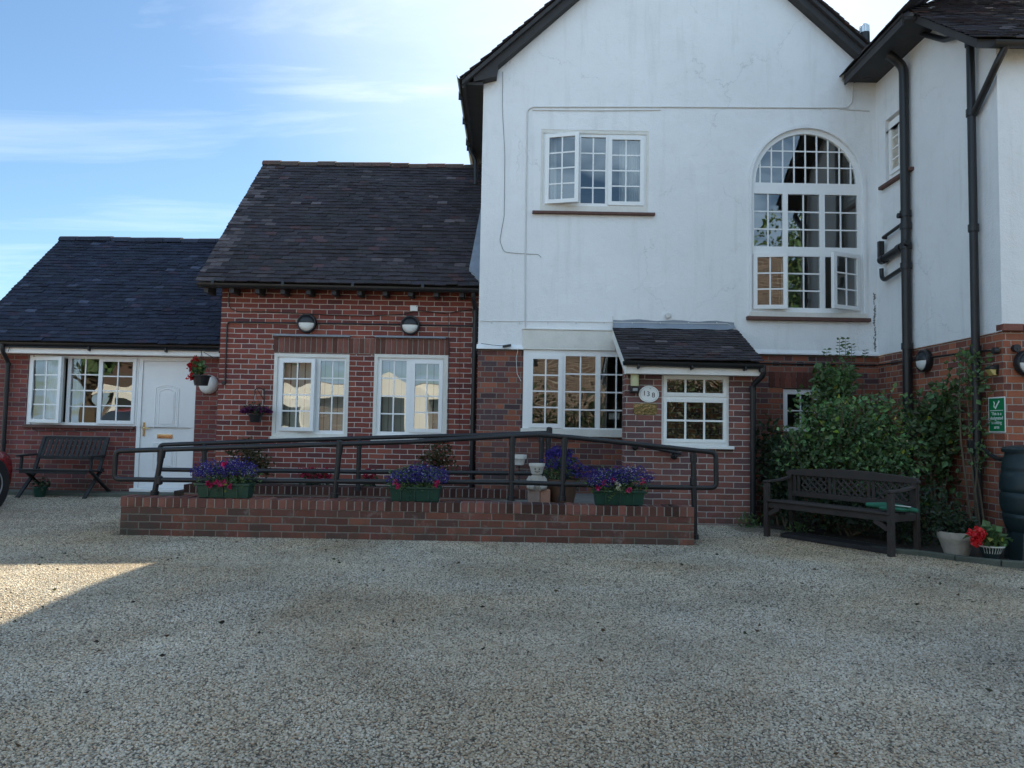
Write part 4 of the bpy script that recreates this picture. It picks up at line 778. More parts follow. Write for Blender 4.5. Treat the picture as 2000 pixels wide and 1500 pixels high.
b.box(-3.978, .618, 9.318, 9.53, .301, .398, 1); b.build('coping', ['solid_brick', 'mortar'], H, bevel=.004)
b = MB(); b.prism([(-4.02, .012), (-2.5, .17), (.3, .30), (1.40, .30), (1.40, -.06), (-4.02, -.06)], lambda x, z: (x, 8.04, z), lambda x, z: (x, 9.31, z)); b.box(-.4, 3.0, 9.60, 10.55, -.05, .28); b.box(.63, 1.42, 9.315, 9.55, -.05, .282); struct(b.build('ramp', 'asphalt'))
b = MB(); b.box(-4.2, -.5, 9.54, 11.05, -.05, .30); struct(b.build('planting_bed_soil', 'soil'))

# ================================================================== HANDRAILS
def rail_thing(label, loc, rails, posts, fittings=()):
    o = thing('handrail', label, 'handrail', loc, group='black tubular handrails along the ramp')
    for nm, pts, r, rd in rails: b = MB(); b.tube(pts, r, 14, round_=rd); b.build(nm, 'iron', o, smooth=True)
    for p, q in posts:
        b = MB(); b.tube([p, q], .029, 14); p = Vector(p); q = Vector(q); d = (p-q).normalized(); b.tube([p-d*.02, p+d*.0-d*.10], .036, 14); b.tube([q, q+d*.05], .042, 14); b.build('post', 'iron', o, smooth=True)
    for p in fittings: b = MB(); b.lathe([(.020, -.05), (.036, -.035), (.036, .035), (.02, .05)], p, 14); b.build('clamp', 'iron', o, smooth=True)
    return o
Y = 8.09; A_ = lambda px, py: at(px, py, Y)
TL, TM, TR = A_(226, 881), A_(1050, 849), A_(1398, 884)
rails = [('loop_rail', [A_(800, 863), A_(640, 868), TL, A_(223, 936), A_(480, 939)], .026, .06), ('top_rail', [A_(800, 863), A_(930, 855.5), TM], .026, .0), ('top_rail', [TM, A_(1120, 854.5), A_(1230, 866), TR, A_(1399, 953), A_(1250, 951)], .026, .06), ('lower_rail', [A_(480, 939), A_(660, 940), A_(1000, 942), A_(1250, 951)], .026, 0)]
posts = [(A_(318, 876), A_(301, 968)), (A_(664, 868), A_(653, 972)), (A_(1001, 852), A_(998, 978)), (A_(1103, 853), A_(1098, 978)), (A_(1354, 884), at(1357, 1053, Y))]
rail_thing('black front handrail on low wall with looped ends, in front of flower troughs', (-1, Y, .3), rails, posts, [A_(311, 938), A_(663, 869), A_(1354, 940)])
Y = 9.2; TE = A_(1078, 845)
rails = [('top_rail', [A_(1078, 845), A_(930, 850), A_(800, 853), A_(500, 862), A_(312, 869), A_(311, 917), A_(400, 918.5)], .026, .05), ('lower_rail', [A_(400, 918.5), A_(700, 921), A_(1072, 925)], .026, 0)]
posts = [(A_(399.5, 867), A_(398, 955)), (A_(702, 858), A_(699, 958)), (A_(1058, 848), A_(1056, 968)), (A_(1071, 848), A_(1070, 968))]
rail_thing('black rear handrail on the house side of the ramp', (-1, Y, .3), rails, posts, [A_(1073, 842)])
Y = 9.48; o = rail_thing('short sloping grab rail fixed to porch wall', (1.9, Y, .7), [('top_rail', [A_(1232, 866), A_(1330, 886)], .022, 0)], [])
for px, py in ((1240, 873), (1316, 891)): b = MB(); c = at(px, py, 9.57); b.lathe([(.042, 0), (.042, .02), (.018, .03), (.018, .085)], T=Matrix.Translation(c) @ Matrix.Rotation(R(90), 4, 'X'), n=14); b.tube([c+Vector((0, -.085, 0)), A_(px, py-6)], .015, 8); b.build('wall_bracket', 'iron', o, smooth=True)

# ================================================================== PLANTS
def blob(n, blobs, size, wd, up=.5, shade=(.6, 1.35), hue=.15, shell=.45, inner=.0):
    """leaf points in a set of ellipsoids (cx,cy,cz,rx,ry,rz): denser towards the shell, grouped into sprays"""
    B = np.array(blobs); vol = B[:, 3]*B[:, 4]*B[:, 5]; k = rng.choice(len(B), n, p=vol/vol.sum()); d = rng.normal(size=(n, 3)); d /= np.linalg.norm(d, axis=1, keepdims=True)
    rad = rng.uniform(size=(n, 1))**shell; P = B[k, :3]+d*rad*B[k, 3:]; ns = max(6, n//45); sp = P[rng.integers(0, n, ns)]
    j = rng.integers(0, ns, n); near = rng.uniform(size=n) < .65; P = np.where(near[:, None], P*.35+(sp[j]+rng.normal(scale=.06, size=(n, 3)))*.65, P)
    D = d*.7+rng.normal(scale=.7, size=(n, 3)); D[:, 2] += up-.35*rng.uniform(size=n); t = rng.uniform(*shade, size=(n, 1))*(.75+.5*rng.uniform(size=(ns, 1))[j]); tint = t*(1+rng.uniform(-hue, hue, size=(n, 3))); tint[:, 2] *= .9
    tint[rng.uniform(size=n) < .025] *= (2.2, 1.5, .6)
    return P, D, size*rng.uniform(.45, 1.65, size=n), wd, tint
def shrub(name, label, cat, loc, blobs, n, size, wd=.33, mat='leaf', stems=6, group=None, z0=0., **k):
    o = thing(name, label, cat, loc, group=group); b = MB(); b.leaves(*blob(n, blobs, size, wd, **k)); b.build('foliage', mat, o)
    s = MB()
    for i in range(stems):
        c = random.choice(blobs); e = Vector((c[0]+random.uniform(-.4, .4)*c[3], c[1]+random.uniform(-.3, .3)*c[4], c[2]+random.uniform(0, .6)*c[5])); a = Vector((loc[0]+random.uniform(-.12, .12), loc[1]+random.uniform(-.08, .08), z0)); m = (a+e)/2+Vector((random.uniform(-.08, .08), 0, .1)); s.tube([a, m, e], [.014, .010, .004], 6)
    s.build('stem', 'stem', o); return o
# shrubs in the corner behind the lattice bench
shrub('shrub', 'broad bright green leafy shrub filling the corner behind lattice bench', 'shrub', (3.9, 9.2, 0), [(3.85, 9.2, 1.05, .55, .45, .42), (4.25, 9.0, 1.3, .5, .45, .36), (3.55, 9.15, .85, .36, .35, .35), (4.15, 8.75, .8, .5, .4, .4), (3.75, 9.3, 1.45, .35, .3, .25), (4.5, 8.8, .95, .35, .35, .45), (3.35, 9.0, 1.15, .25, .2, .12), (4.55, 9.0, 1.62, .3, .2, .1), (3.95, 8.75, 1.5, .35, .2, .1), (3.6, 9.2, 1.62, .16, .15, .14)], 7000, .052, .36, up=.25, stems=22, shade=(.35, 1.6), hue=.22)
shrub('shrub', 'tall thin shrub whose topmost shoots reach the white render', 'shrub', (4.2, 9.9, 0), [(4.2, 9.9, 1.6, .3, .25, .45), (4.3, 9.9, 1.95, .22, .2, .22), (4.1, 9.95, 1.9, .14, .14, .2)], 1500, .07, .33, stems=6, up=.2)
o = thing('shrub_shoot', 'upright leafy shoots standing out dark against white render', 'plant', (4.35, 9.9, 0)); b = MB(); P_ = []; D_ = []
s = MB()
for (px, py, n) in ((1640, 663, 7), (1652, 662, 9), (1664, 672, 7), (1615, 683, 3), (1690, 685, 3)):
    e = at(px, py, 9.9); a = Vector((e.x*.9+4.3*.1, 9.95, 1.6)); s.tube([a, e], [.006, .002], 6)
    for k in range(n):
        q = e-(e-a).normalized()*k*.042
        for sd in (-1, 1): P_.append(tuple(q)); D_.append((sd*.9, random.uniform(-.5, .5), .25+random.uniform(-.2, .2)))
n = len(P_); b.leaves(np.array(P_), np.array(D_), np.full(n, .062)*rng.uniform(.7, 1.2, n), .3, np.ones((n, 3))*rng.uniform(.6, 1.1, (n, 1))); b.build('foliage', 'leaf', o); s.build('stem', 'stem', o)
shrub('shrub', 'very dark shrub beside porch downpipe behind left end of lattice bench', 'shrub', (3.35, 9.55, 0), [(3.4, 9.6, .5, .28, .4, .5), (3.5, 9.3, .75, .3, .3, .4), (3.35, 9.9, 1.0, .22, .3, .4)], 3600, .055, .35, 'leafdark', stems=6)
shrub('climbing_plant', 'dark climber spreading over orange brick wall between the two black pipes', 'climber', (4.95, 8.7, 0), [(4.92, 8.9, 1.35, .18, .5, .35), (4.9, 8.5, 1.65, .15, .3, .22), (4.9, 8.75, 1.1, .2, .32, .35), (4.95, 8.75, .6, .16, .25, .4)], 1500, .062, .38, 'leaf', stems=7, shade=(.4, 1.0))
shrub('climbing_plant', 'straggling thin climber around right black downpipe near the green sign', 'climber', (5.02, 8.15, 0), [(5.0, 8.2, 1.32, .1, .25, .12), (5.02, 8.25, 1.9, .08, .25, .25), (5.02, 8.45, 2.0, .08, .2, .12), (5.02, 8.15, .9, .07, .18, .2)], 330, .05, .38, stems=4)
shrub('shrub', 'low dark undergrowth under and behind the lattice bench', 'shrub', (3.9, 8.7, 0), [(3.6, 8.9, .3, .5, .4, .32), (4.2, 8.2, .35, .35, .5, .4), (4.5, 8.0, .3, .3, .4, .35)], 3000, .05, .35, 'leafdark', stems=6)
# thin plants in the bed behind the ramp
shrub('shrub', 'bronze leaved bush behind handrail below hanging purple basket', 'shrub', at(485, 900, 10.2), [(*at(480, 885, 10.2), .28, .2, .2), (*at(500, 915, 10.2), .3, .2, .2)], 900, .04, .35, 'bronzeleaf', z0=.3)
shrub('shrub', 'sparse bronze bush below the right hand white blind window', 'shrub', at(850, 900, 10.2), [(*at(850, 880, 10.2), .26, .2, .2), (*at(860, 910, 10.2), .3, .2, .2)], 600, .04, .35, 'bronzeleaf', z0=.3)
def petals(mb, P, size, cols, n, m=0):
    """n small five-lobed flower heads as pairs of petals"""
    P = np.asarray(P); n = len(P); C = np.array(cols)[rng.integers(0, len(cols), n)]
    for k in range(3):
        D = rng.normal(size=(n, 3)); D[:, 1] -= .5; D[:, 2] += .3; mb.leaves(P+rng.normal(scale=size*.15, size=(n, 3)), D, np.full(n, size)*rng.uniform(.6, 1.25, n), .48, C*rng.uniform(.75, 1.2, (n, 1)), m)
def inb(n, blobs, shell=.4, front=True):
    B = np.array(blobs); k = rng.integers(0, len(B), n); d = rng.normal(size=(n, 3)); d[:, 2] = np.abs(d[:, 2])*.9-.15*rng.uniform(size=n); d /= np.linalg.norm(d, axis=1, keepdims=True); return B[k, :3]+d*(rng.uniform(size=(n, 1))**shell)*B[k, 3:]
LOB = [(.045, .03, .25), (.035, .022, .19), (.07, .042, .33), (.03, .022, .14)]; WHT = [(.42, .40, .62)]; PNK = [(.55, .03, .17), (.62, .08, .25), (.45, .02, .10)]
def trough(label, px0, px1, py, pinks, whites=(), lean=0):
    c = at((px0+px1)/2, py, 7.92); o = thing('flower_trough', label, 'flower trough', (c.x, 7.92, .387), group='green flower troughs on the low ramp wall'); hw = (px1-px0)/2/1480*7.9
    b = MB(); z = .387
    P = [[(-hw*.93, -.075), (hw*.93, -.075), (hw*.93, .075), (-hw*.93, .075)], [(-hw, -.095), (hw, -.095), (hw, .095), (-hw, .095)], [(-hw*1.03, -.104), (hw*1.03, -.104), (hw*1.03, .104), (-hw*1.03, .104)], [(-hw*1.03, -.104), (hw*1.03, -.104), (hw*1.03, .104), (-hw*1.03, .104)], [(-hw*.97, -.088), (hw*.97, -.088), (hw*.97, .088), (-hw*.97, .088)], [(-hw*.95, -.08), (hw*.95, -.08), (hw*.95, .08), (-hw*.95, .08)]]
    Z_ = [.002, .128, .130, .152, .152, .125]; rg = [[b.vert((c.x+x, 7.92+y, z+zz)) for x, y in p] for p, zz in zip(P, Z_)]
    for a, d in zip(rg, rg[1:]):
        for k in range(4): b.face((a[k], a[(k+1) % 4], d[(k+1) % 4], d[k]))
    b.face(rg[0][::-1]); b.face(rg[-1])
    for x in (-.55, 0, .55): b.box(c.x+x*hw-.006, c.x+x*hw+.006, 7.92-.0985, 7.92-.08, z+.02, z+.126)
    b.build('planter_box', 'troughg', o, bevel=.003)
    bl = [(c.x-hw*.55, 7.92, z+.23, hw*.75, .20, .14), (c.x+hw*.5, 7.92, z+.235, hw*.85, .20, .14), (c.x+lean, 7.95, z+.25, hw*.6, .18, .16)]
    g = MB(); g.leaves(*blob(1500, [(x, y, zz-.04, rx*.97, ry*.95, rz*1.05) for x, y, zz, rx, ry, rz in bl], .028, .26, shade=(.4, 1.1))); g.build('foliage', 'leaf', o)
    f = MB(); bl = [(x+random.uniform(-.03, .03), y, zz+random.uniform(-.025, .02), rx*random.uniform(.85, 1.1), ry, rz*random.uniform(.85, 1.15)) for x, y, zz, rx, ry, rz in bl]; petals(f, inb(1350, bl, .3)+rng.normal(scale=.016, size=(1350, 3)), .014, LOB, 0); petals(f, inb(260, [(x, y, zz+.01, rx*1.12, ry*1.1, rz*1.12) for x, y, zz, rx, ry, rz in bl], .2), .013, LOB, 0); petals(f, inb(420, bl, .2), .009, WHT, 0); f.build('lobelia_flower', 'petal', o)
    q = MB(); pts = [tuple(at(px, py_, 7.79)+Vector((random.uniform(-.012, .012), random.uniform(-.01, .01), random.uniform(-.012, .012)))) for px, py_ in pinks for _ in range(9)]; petals(q, pts, .030, PNK, 0)
    if whites: petals(q, [tuple(at(px, py_, 7.79)+Vector((random.uniform(-.01, .01), 0, random.uniform(-.01, .01)))) for px, py_ in whites for _ in range(8)], .026, [(.75, .75, .65)], 0)
    q.build('petunia_flower', 'petal', o); return o
trough('green trough of purple lobelia on left end of wall, pink blooms clustered at its middle', 391, 492, 958, [(412, 948), (432, 946), (440, 944), (449, 951), (423, 942), (439, 908), (404, 944)])
trough('green trough of purple lobelia on the wall below the gap between blind windows', 764, 860, 962, [(772, 942), (850, 947), (855, 944), (777, 948)])
trough('green trough of loose purple lobelia with white and pink blooms near porch window', 1160, 1256, 968, [(1168, 953), (1180, 943), (1228, 958), (1197, 938), (1255, 940)], [(1207, 946), (1203, 943), (1208, 955)], .0)
# round pot with lobelia by the porch
c = at(1098, 960, 8.75); o = thing('plant_pot', 'large brown round pot of purple lobelia on the ramp behind handrail posts', 'plant pot', (c.x, 8.75, .30)); b = MB(); b.lathe([(.13, .0), (.18, .24), (.20, .25), (.20, .29), (.175, .29), (.17, .25)], (c.x, 8.75, .30), 28); b.build('pot', 'terracotta', o, smooth=True)
bl = [(c.x-.02, 8.75, .72, .25, .25, .22), (c.x+.2, 8.72, .62, .25, .2, .14), (c.x-.05, 8.75, .85, .16, .18, .12)]; g = MB(); g.leaves(*blob(1200, [(c.x, 8.75, .66, .26, .24, .2)], .03, .3, shade=(.4, 1))); g.build('foliage', 'leaf', o); f = MB(); petals(f, inb(1500, bl), .016, LOB, 0); f.build('lobelia_flower', 'petal', o)
# red flowers in the bed
o = thing('flower_clump', 'row of small deep red flowers in bed behind the ramp', 'flowers', (-2.3, 9.8, .3)); f = MB(); g = MB()
for x0, x1 in ((at(585, 925, 9.75).x, at(645, 925, 9.75).x), (at(712, 928, 9.75).x, at(735, 928, 9.75).x)):
    n = int((x1-x0)*420); Q_ = np.stack([rng.uniform(x0, x1, n), rng.uniform(9.65, 9.9, n), rng.uniform(.47, .60, n)], 1); petals(f, Q_, .03, [(.32, .01, .04), (.40, .02, .07)], 0); g.leaves(*blob(int(n*2.2), [((x0+x1)/2, 9.78, .42, (x1-x0)/2, .15, .13)], .035, .4))
f.build('petal', 'petal', o); g.build('foliage', 'leafdark', o)
# hanging basket with red geranium
Y = 11.0; c = at(393, 741, Y); o = thing('hanging_basket', 'black hanging pot of red geraniums beside the white front door', 'hanging basket', (c.x, Y, c.z)); rr = 17/1480*Y
b = MB(); zt = at(393, 733, Y).z; zb = at(393, 753, Y).z; b.lathe([(rr*.72, zb-c.z), (rr*.95, zt-c.z-.02), (rr*1.06, zt-c.z-.015), (rr*1.06, zt-c.z), (rr*.9, zt-c.z), (rr*.88, zt-c.z-.03)], tuple(c), 20); b.build('pot', 'black', o, smooth=True)
hk = at(394, 690, Y); b = MB()
for a in (0, 2.1, 4.2): b.tube([hk, (c.x+rr*math.cos(a), Y+rr*math.sin(a), zt)], .0025, 5)
b.build('hanger', 'black', o)
g = MB(); t_ = at(386, 722, Y); g.leaves(*blob(260, [(t_.x, Y, t_.z, .09, .09, .08)], .05, .48)); g.build('foliage', 'leaf', o)
f = MB()
for px, py in ((382, 703), (372, 715), (375, 736), (377, 712)): q = at(px, py, Y-.05); petals(f, np.array(q)+rng.normal(scale=.022, size=(34, 3)), .034, [(.50, .012, .02), (.60, .03, .05), (.42, .008, .02)], 0)
f.build('petal', 'petal', o); s = MB()
for px, py in ((382, 703), (372, 715), (375, 736)): s.tube([(c.x, Y, zt), tuple(at(px, py, Y-.03))], .004, 5)
s.build('stem', 'leafdark', o)
o = thing('basket_bracket', 'black scrolled bracket on brick house corner holding the red geranium pot', 'bracket', at(428, 693, 11.06)); b = MB(); b.tube([at(394, 692, Y), at(393, 684, Y), at(397, 682, Y), at(400, 686, Y), at(430, 686, 11.03)], .006, 6, round_=.02); b.tube([at(398, 688, Y), at(417, 699, 11.0), at(430, 697, 11.03)], .005, 6); b.build('arm', 'iron', o, smooth=True)
# hanging basket with purple flowers
Y = 10.86; c = at(499, 818, Y); o = thing('hanging_basket', 'black hanging pot of dark purple flowers left of first blind window', 'hanging basket', (c.x, Y, c.z)); b = MB(); zt = at(499, 810, Y).z; zb = at(499, 825, Y).z; b.lathe([(.07, zb-c.z), (.10, zt-c.z), (.11, zt-c.z), (.11, zt-c.z+.012), (.09, zt-c.z+.012), (.08, zt-c.z-.02)], tuple(c), 20); b.build('pot', 'black', o, smooth=True)
bl = [(c.x, Y, zt+.06, .2, .15, .07), (c.x-.13, Y, zt+.03, .1, .1, .05), (c.x+.14, Y, zt+.04, .1, .1, .05)]; f = MB(); petals(f, inb(520, bl), .022, [(.10, .012, .09), (.16, .02, .13), (.07, .01, .07)], 0); f.build('petal', 'petal', o); g = MB(); g.leaves(*blob(300, bl, .03, .35)); g.build('foliage', 'leafdark', o)
b = MB(); hk = at(498, 763, Y); 
for a in (.5, 2.6, 4.7): b.tube([hk, (c.x+.1*math.cos(a), Y+.1*math.sin(a), zt)], .0025, 5)
b.build('hanger', 'black', o)
o = thing('basket_bracket', 'black curly bracket on brick wall holding the purple flower pot', 'bracket', at(515, 770, 11.06)); b = MB(); yy = 11.03; b.tube([at(516, 758, yy), at(516, 788, yy)], .008, 6); b.tube([at(516, 762, yy), at(507, 757, Y+.06), at(500, 759, Y), at(497, 764, Y), at(500, 768, Y)], .007, 6, round_=.03); b.tube([at(503, 761, Y+.03), at(509, 770, Y+.1), at(516, 782, yy)], .005, 6, round_=.04); b.build('arm', 'iron', o, smooth=True)

# ================================================================== BENCHES
o = thing('bench', 'old slatted folding wooden bench standing under annexe window', 'bench', (-6.85, 11.65, 0)); XA0, XA1 = -7.36, -6.27
def bp(nm, *bars, par=None, mat='blackwood', sub=None):
    b = MB()
    for p, q, w, h, *up in bars: b.bar(p, q, w, h, up[0] if up else (0, 0, 1))
    return b.build(nm, mat, par or o, bevel=.004)
for x in (XA0+.05, XA1-.05):
    bp('leg', ((x, 11.33, 0), (x, 11.80, .43), .03, .055, (1, 0, 0))); bp('leg', ((x+.03, 11.98, .055), (x+.03, 11.42, .40), .03, .05, (1, 0, 0)))
    bp('back_post', ((x, 11.70, .38), (x, 11.93, .90), .035, .05, (1, 0, 0)))
for x in (XA0+.02, XA1-.02): bp('armrest', ((x-.02, 11.36, .615), (x-.02, 11.82, .625), .06, .028), ((x-.02, 11.45, .40), (x-.02, 11.47, .61), .03, .045))
bp('seat', *[((XA0, 11.37+.075*i, .415-.006*i), (XA1, 11.37+.075*i, .415-.006*i), .062, .02) for i in range(6)], ((XA0+.04, 11.36, .385), (XA1-.04, 11.36, .385), .022, .05))
sl_ = [((XA0+.06, 11.93, .885), (XA1-.06, 11.93, .885), .03, .05), ((XA0+.06, 11.79, .585), (XA1-.06, 11.79, .585), .03, .045)]
sl_ += [((XA0+.10+i*.0755, 11.79, .60), (XA0+.10+i*.0755, 11.925, .875), .05, .014, (0, 1, -.4)) for i in range(13)]
bp('backrest', *sl_)

o = thing('bench', 'brown garden bench with three lattice back panels angled in front of green shrubs', 'bench', (2.885, 8.565, 0), R(-59.05)); o['_o'] = (0, 0, 0)
Lb = 1.475
def lb(nm, *bars, mat='teak', extra=None):
    b = MB()
    for p, q, w, h, *up in bars: b.bar(p, q, w, h, up[0] if up else (0, 0, 1))
    if extra: extra(b)
    return b.build(nm, mat, o, bevel=.005)
for x in (.0, Lb): lb('leg', ((x, .0, 0), (x, .0, .60), .055, .055)); lb('leg', ((x, .43, 0), (x, .40, .74), .05, .055))
for x in (.0, Lb):
    lb('armrest', ((x, -.035, .615), (x, .20, .625), .065, .025), ((x, .19, .624), (x, .40, .66), .055, .03)); lb('side_rail', ((x, 0, .36), (x, .42, .36), .03, .07))
lb('seat', *[((-.01, .0+.083*i, .405-.004*i), (Lb+.01, .0+.083*i, .405-.004*i), .07, .022) for i in range(5)], ((.03, .0, .36), (Lb-.03, .0, .36), .025, .065), *[((x0, .0, .33), (x1, 0, .255), .03, .05) for x0, x1 in ((.17, .03), (Lb-.17, Lb-.03))])
def toprail(b):
    pts = [(-.05, .715), (.0, .742), (.12, .752)]+[(.12+(Lb-.24)*i/8, .752+.028*math.sin(math.pi*i/8)) for i in range(1, 8)]+[(Lb-.12, .752), (Lb, .742), (Lb+.05, .715)]; b.prism(pts+[(Lb+.05, .690), (Lb, .685), (0, .685), (-.05, .690)], lambda x, z: (x, .375, z), lambda x, z: (x, .425, z))
lb('top_rail', extra=toprail); lb('lower_rail', ((0, .41, .475), (Lb, .41, .475), .035, .06))
sp = []; pw = .33; gaps = []
x = .055
for k in range(3):
    for i in range(2 if k == 0 else 2): sp.append(((x, .405, .50), (x, .40, .70), .035, .016, (0, 1, 0))); x += .055
    gaps.append((x-.012, x+pw-.012)); x += pw+.02
for i in range(2): sp.append(((x, .405, .50), (x, .40, .70), .035, .016, (0, 1, 0))); x += .055
lb('back_slat', *sp)
for x0, x1 in gaps:
    n = 4; w = (x1-x0); z0, z1 = .505, .69; bars = []; h = z1-z0
    for i in range(-2, 5):
        for s in (1, -1):
            a0 = x0+i*w/4; a1 = a0+h*1.05
            if s == -1: a0, a1 = x1-(a0-x0), x1-(a1-x0)
            # clip to the panel
            t0, t1 = 0., 1.
            for lim, sg in ((x0, 1), (x1, -1)):
                f0, f1 = sg*(a0-lim), sg*(a1-lim)
                if f0 < 0 and f1 < 0: t0 = 2
                elif f0 < 0: t0 = max(t0, f0/(f0-f1))
                elif f1 < 0: t1 = min(t1, f0/(f0-f1))
            if t1-t0 > .12: bars.append(((a0+(a1-a0)*t0, .40+.006*s, z0+h*t0), (a0+(a1-a0)*t1, .40+.006*s, z0+h*t1), .024, .010, (0, 1, 0)))
    lb('lattice_panel', *bars)
o = thing('cushion', 'folded green cloth cushion lying on right end of lattice bench seat', 'cushion', (3.75, 7.45, .43), R(-59.05)); o['_o'] = (0, 0, 0)
b = MB(); b.lathe([(.06, 0), (.14, .004), (.15, .02), (.12, .034), (.02, .04)], (0, 0, -.005), 20, sq=.75, t=(.9, 1, 1)); b.tube([(-.26, -.05, .03), (-.1, -.02, .035), (.05, .02, .03), (.22, .03, .012)], [.02, .032, .03, .018], 10); b.build('cover', 'greencloth', o, smooth=True)
b = MB(); b.bar((-.02, -.06, .052), (.17, .0, .045), .03, .008); b.build('strap', 'whitecable', o, bevel=.003)
o = thing('timber_plank', 'dark timber board lying on gravel beneath lattice bench', 'board', (3.35, 8.0, 0), R(-59.05)); o['_o'] = (0, 0, 0); b = MB(); b.box(-.62, .66, -.02, .24, .004, .05); b.build('board', 'blackwood', o, bevel=.006)

# ================================================================== LAMPS
def bulkhead(label, loc, rz=0, r=.142):
    o = thing('bulkhead_light', label, 'wall light', loc, rz, 'round half covered wall lights'); o['_o'] = (0, 0, 0); T = Matrix.Rotation(R(90), 4, 'X')
    b = MB(); b.lathe([(r*.9, 0), (r, .02), (r, .065), (r*.93, .085), (r*.84, .085), (r*.84, .05)], n=36, T=T, caps=False); b.lathe([(r*.9, 0), (r*.9, .002)], n=36, T=T); b.build('rim', 'black', o, smooth=True)
    b = MB(); n = 24; pr = [(r*.845, .06), (r*.74, .092), (r*.5, .112), (r*.2, .12), (.002, .121)]
    def dome(b, a0, a1, add=0):
        rg = [[b.vert(T @ Vector((rr*math.cos(a0+(a1-a0)*k/n), rr*math.sin(a0+(a1-a0)*k/n), z+add))) for k in range(n+1)] for rr, z in pr]
        for p, q in zip(rg, rg[1:]):
            for k in range(n): b.face((p[k], p[k+1], q[k+1], q[k]))
    dome(b, math.pi, 2*math.pi); b.build('diffuser', 'diffuser', o, smooth=True); b = MB(); dome(b, 0, math.pi, .004); b.bar(T @ Vector((-r*.84, 0, .068)), T @ Vector((r*.84, 0, .068)), .012, .02); b.build('hood', 'black', o, smooth=True); return o
L1 = bulkhead('round black and white wall light above first blind window', at(601, 632, 11.06))
copy_thing(L1, at(802, 636, 11.06), 0, 'round black and white wall light above second blind window')
copy_thing(L1, atX(1812, 705, XW+.02), R(-90), 'round black and white wall light on orange brick between the black pipes')
copy_thing(L1, at(2003, 710, YC+.02), 0, 'round black and white wall light cut by the right picture edge')
o = thing('globe_light', 'large plain white round wall light behind the red geranium pot', 'wall light', at(408, 751, 12.1)); o['_o'] = (0, 0, 0); T = Matrix.Rotation(R(90), 4, 'X'); b = MB(); b.lathe([(.148, 0), (.15, .03), (.135, .07), (.09, .10), (.03, .112), (.002, .113)], n=32, T=T); b.build('diffuser', 'diffuser', o, smooth=True); b = MB(); b.lathe([(.152, 0), (.155, .012), (.152, .024)], n=32, T=T); b.build('rim', 'white', o, smooth=True)
c = at(1238, 747, 9.57); o = thing('sensor_light', 'yellowed cylindrical porch light with black sensor beneath', 'wall light', (c.x, 9.57, c.z)); zt, zb, zm = at(1238, 726, 9.5).z, at(1238, 767, 9.5).z, at(1238, 754, 9.5).z
b = MB(); b.lathe([(.05, zm), (.053, zm+.02), (.053, zt-.02), (.046, zt)], (c.x, 9.50, 0), 24); b.build('lens', 'cream', o, smooth=True); b = MB(); b.box(c.x-.055, c.x+.055, 9.47, 9.57, zb, zm); b.lathe([(.056, zt-.008), (.056, zt+.008)], (c.x, 9.50, 0), 20); b.build('base', 'black', o, bevel=.008); b = MB(); b.box(c.x-.03, c.x+.03, 9.455, 9.475, zb+.02, zb+.055); b.build('sensor', 'grey', o, bevel=.004)
c = atX(1942, 722, XW); o = thing('lantern', 'small black angular lantern with amber glass on orange brick wall', 'wall light', (XW, c.y, c.z)); b = MB(); y, z = c.y, c.z; b.prism([(-.0, .055), (-.10, .02), (-.10, .0), (0, .0)], lambda a, e: (XW+a+.02, y-.05, z+e), lambda a, e: (XW+a+.02, y+.05, z+e)); b.box(XW-.015, XW+.02, y-.045, y+.045, z-.06, z+.0); b.build('housing', 'black', o, bevel=.004); b = MB(); b.prism([(-.095, .0), (-.02, .0), (-.02, -.06), (-.055, -.06)], lambda a, e: (XW+a+.02, y-.045, z+e-.001), lambda a, e: (XW+a+.02, y+.045, z+e-.001)); b.build('lens', 'amber', o, bevel=.002)

# ================================================================== SIGNS
def text(s, size, mat, parent, M, name='lettering', ext=.0012, align='CENTER', space=1.0):
    cu = bpy.data.curves.new('txt', 'FONT'); cu.body = s; cu.size = size; cu.extrude = ext; cu.align_x = align; cu.space_character = space; cu.resolution_u = 4; t = bpy.data.objects.new('txt', cu); COL.objects.link(t)
    dg = bpy.context.evaluated_depsgraph_get(); me = bpy.data.meshes.new_from_object(t.evaluated_get(dg)); bpy.data.objects.remove(t); me.transform(M); me.materials.clear(); me.materials.append(MT[mat]); o = bpy.data.objects.new(name, me); COL.objects.link(o); o.parent = parent; o['_o'] = (0, 0, 0); return o
def oval(b, rx, rz, y0, y1, hole=0):
    n = 40; a = [(rx*math.cos(2*math.pi*k/n), rz*math.sin(2*math.pi*k/n)) for k in range(n)]
    if not hole: b.prism(a, lambda x, z: (x, y0, z), lambda x, z: (x, y1, z)); return
    for k in range(n): p, q = a[k], a[(k+1) % n]; b.poly([(p[0], y0, p[1]), (q[0], y0, q[1]), (q[0]*hole, y0, q[1]*hole), (p[0]*hole, y0, p[1]*hole)])
RX = Matrix.Rotation(R(90), 4, 'X')
c = at(1267, 770, 9.57); o = thing('house_number_plaque', 'white oval plaque reading 138 on porch brick beside window', 'number plaque', c); o['_o'] = (0, 0, 0)
b = MB(); oval(b, .128, .106, -.022, 0); b.build('plate', 'white', o, bevel=.006, seg=3); b = MB(); oval(b, .112, .090, -.0232, 0, .985); b.build('border_line', 'letter', o)
for ch, dx, dz in (('1', -.058, -.018), ('3', -.008, -.026), ('8', .055, -.040)): text(ch, .088, 'letter', o, Matrix.Translation((dx, -.0235, dz)) @ RX, 'numeral')
b = MB(); b.bar((.0, -.023, .072), (.03, -.023, .068), .005, .002); b.bar((.012, -.023, .078), (.022, -.023, .064), .005, .002); b.build('bird_motif', 'letter', o)
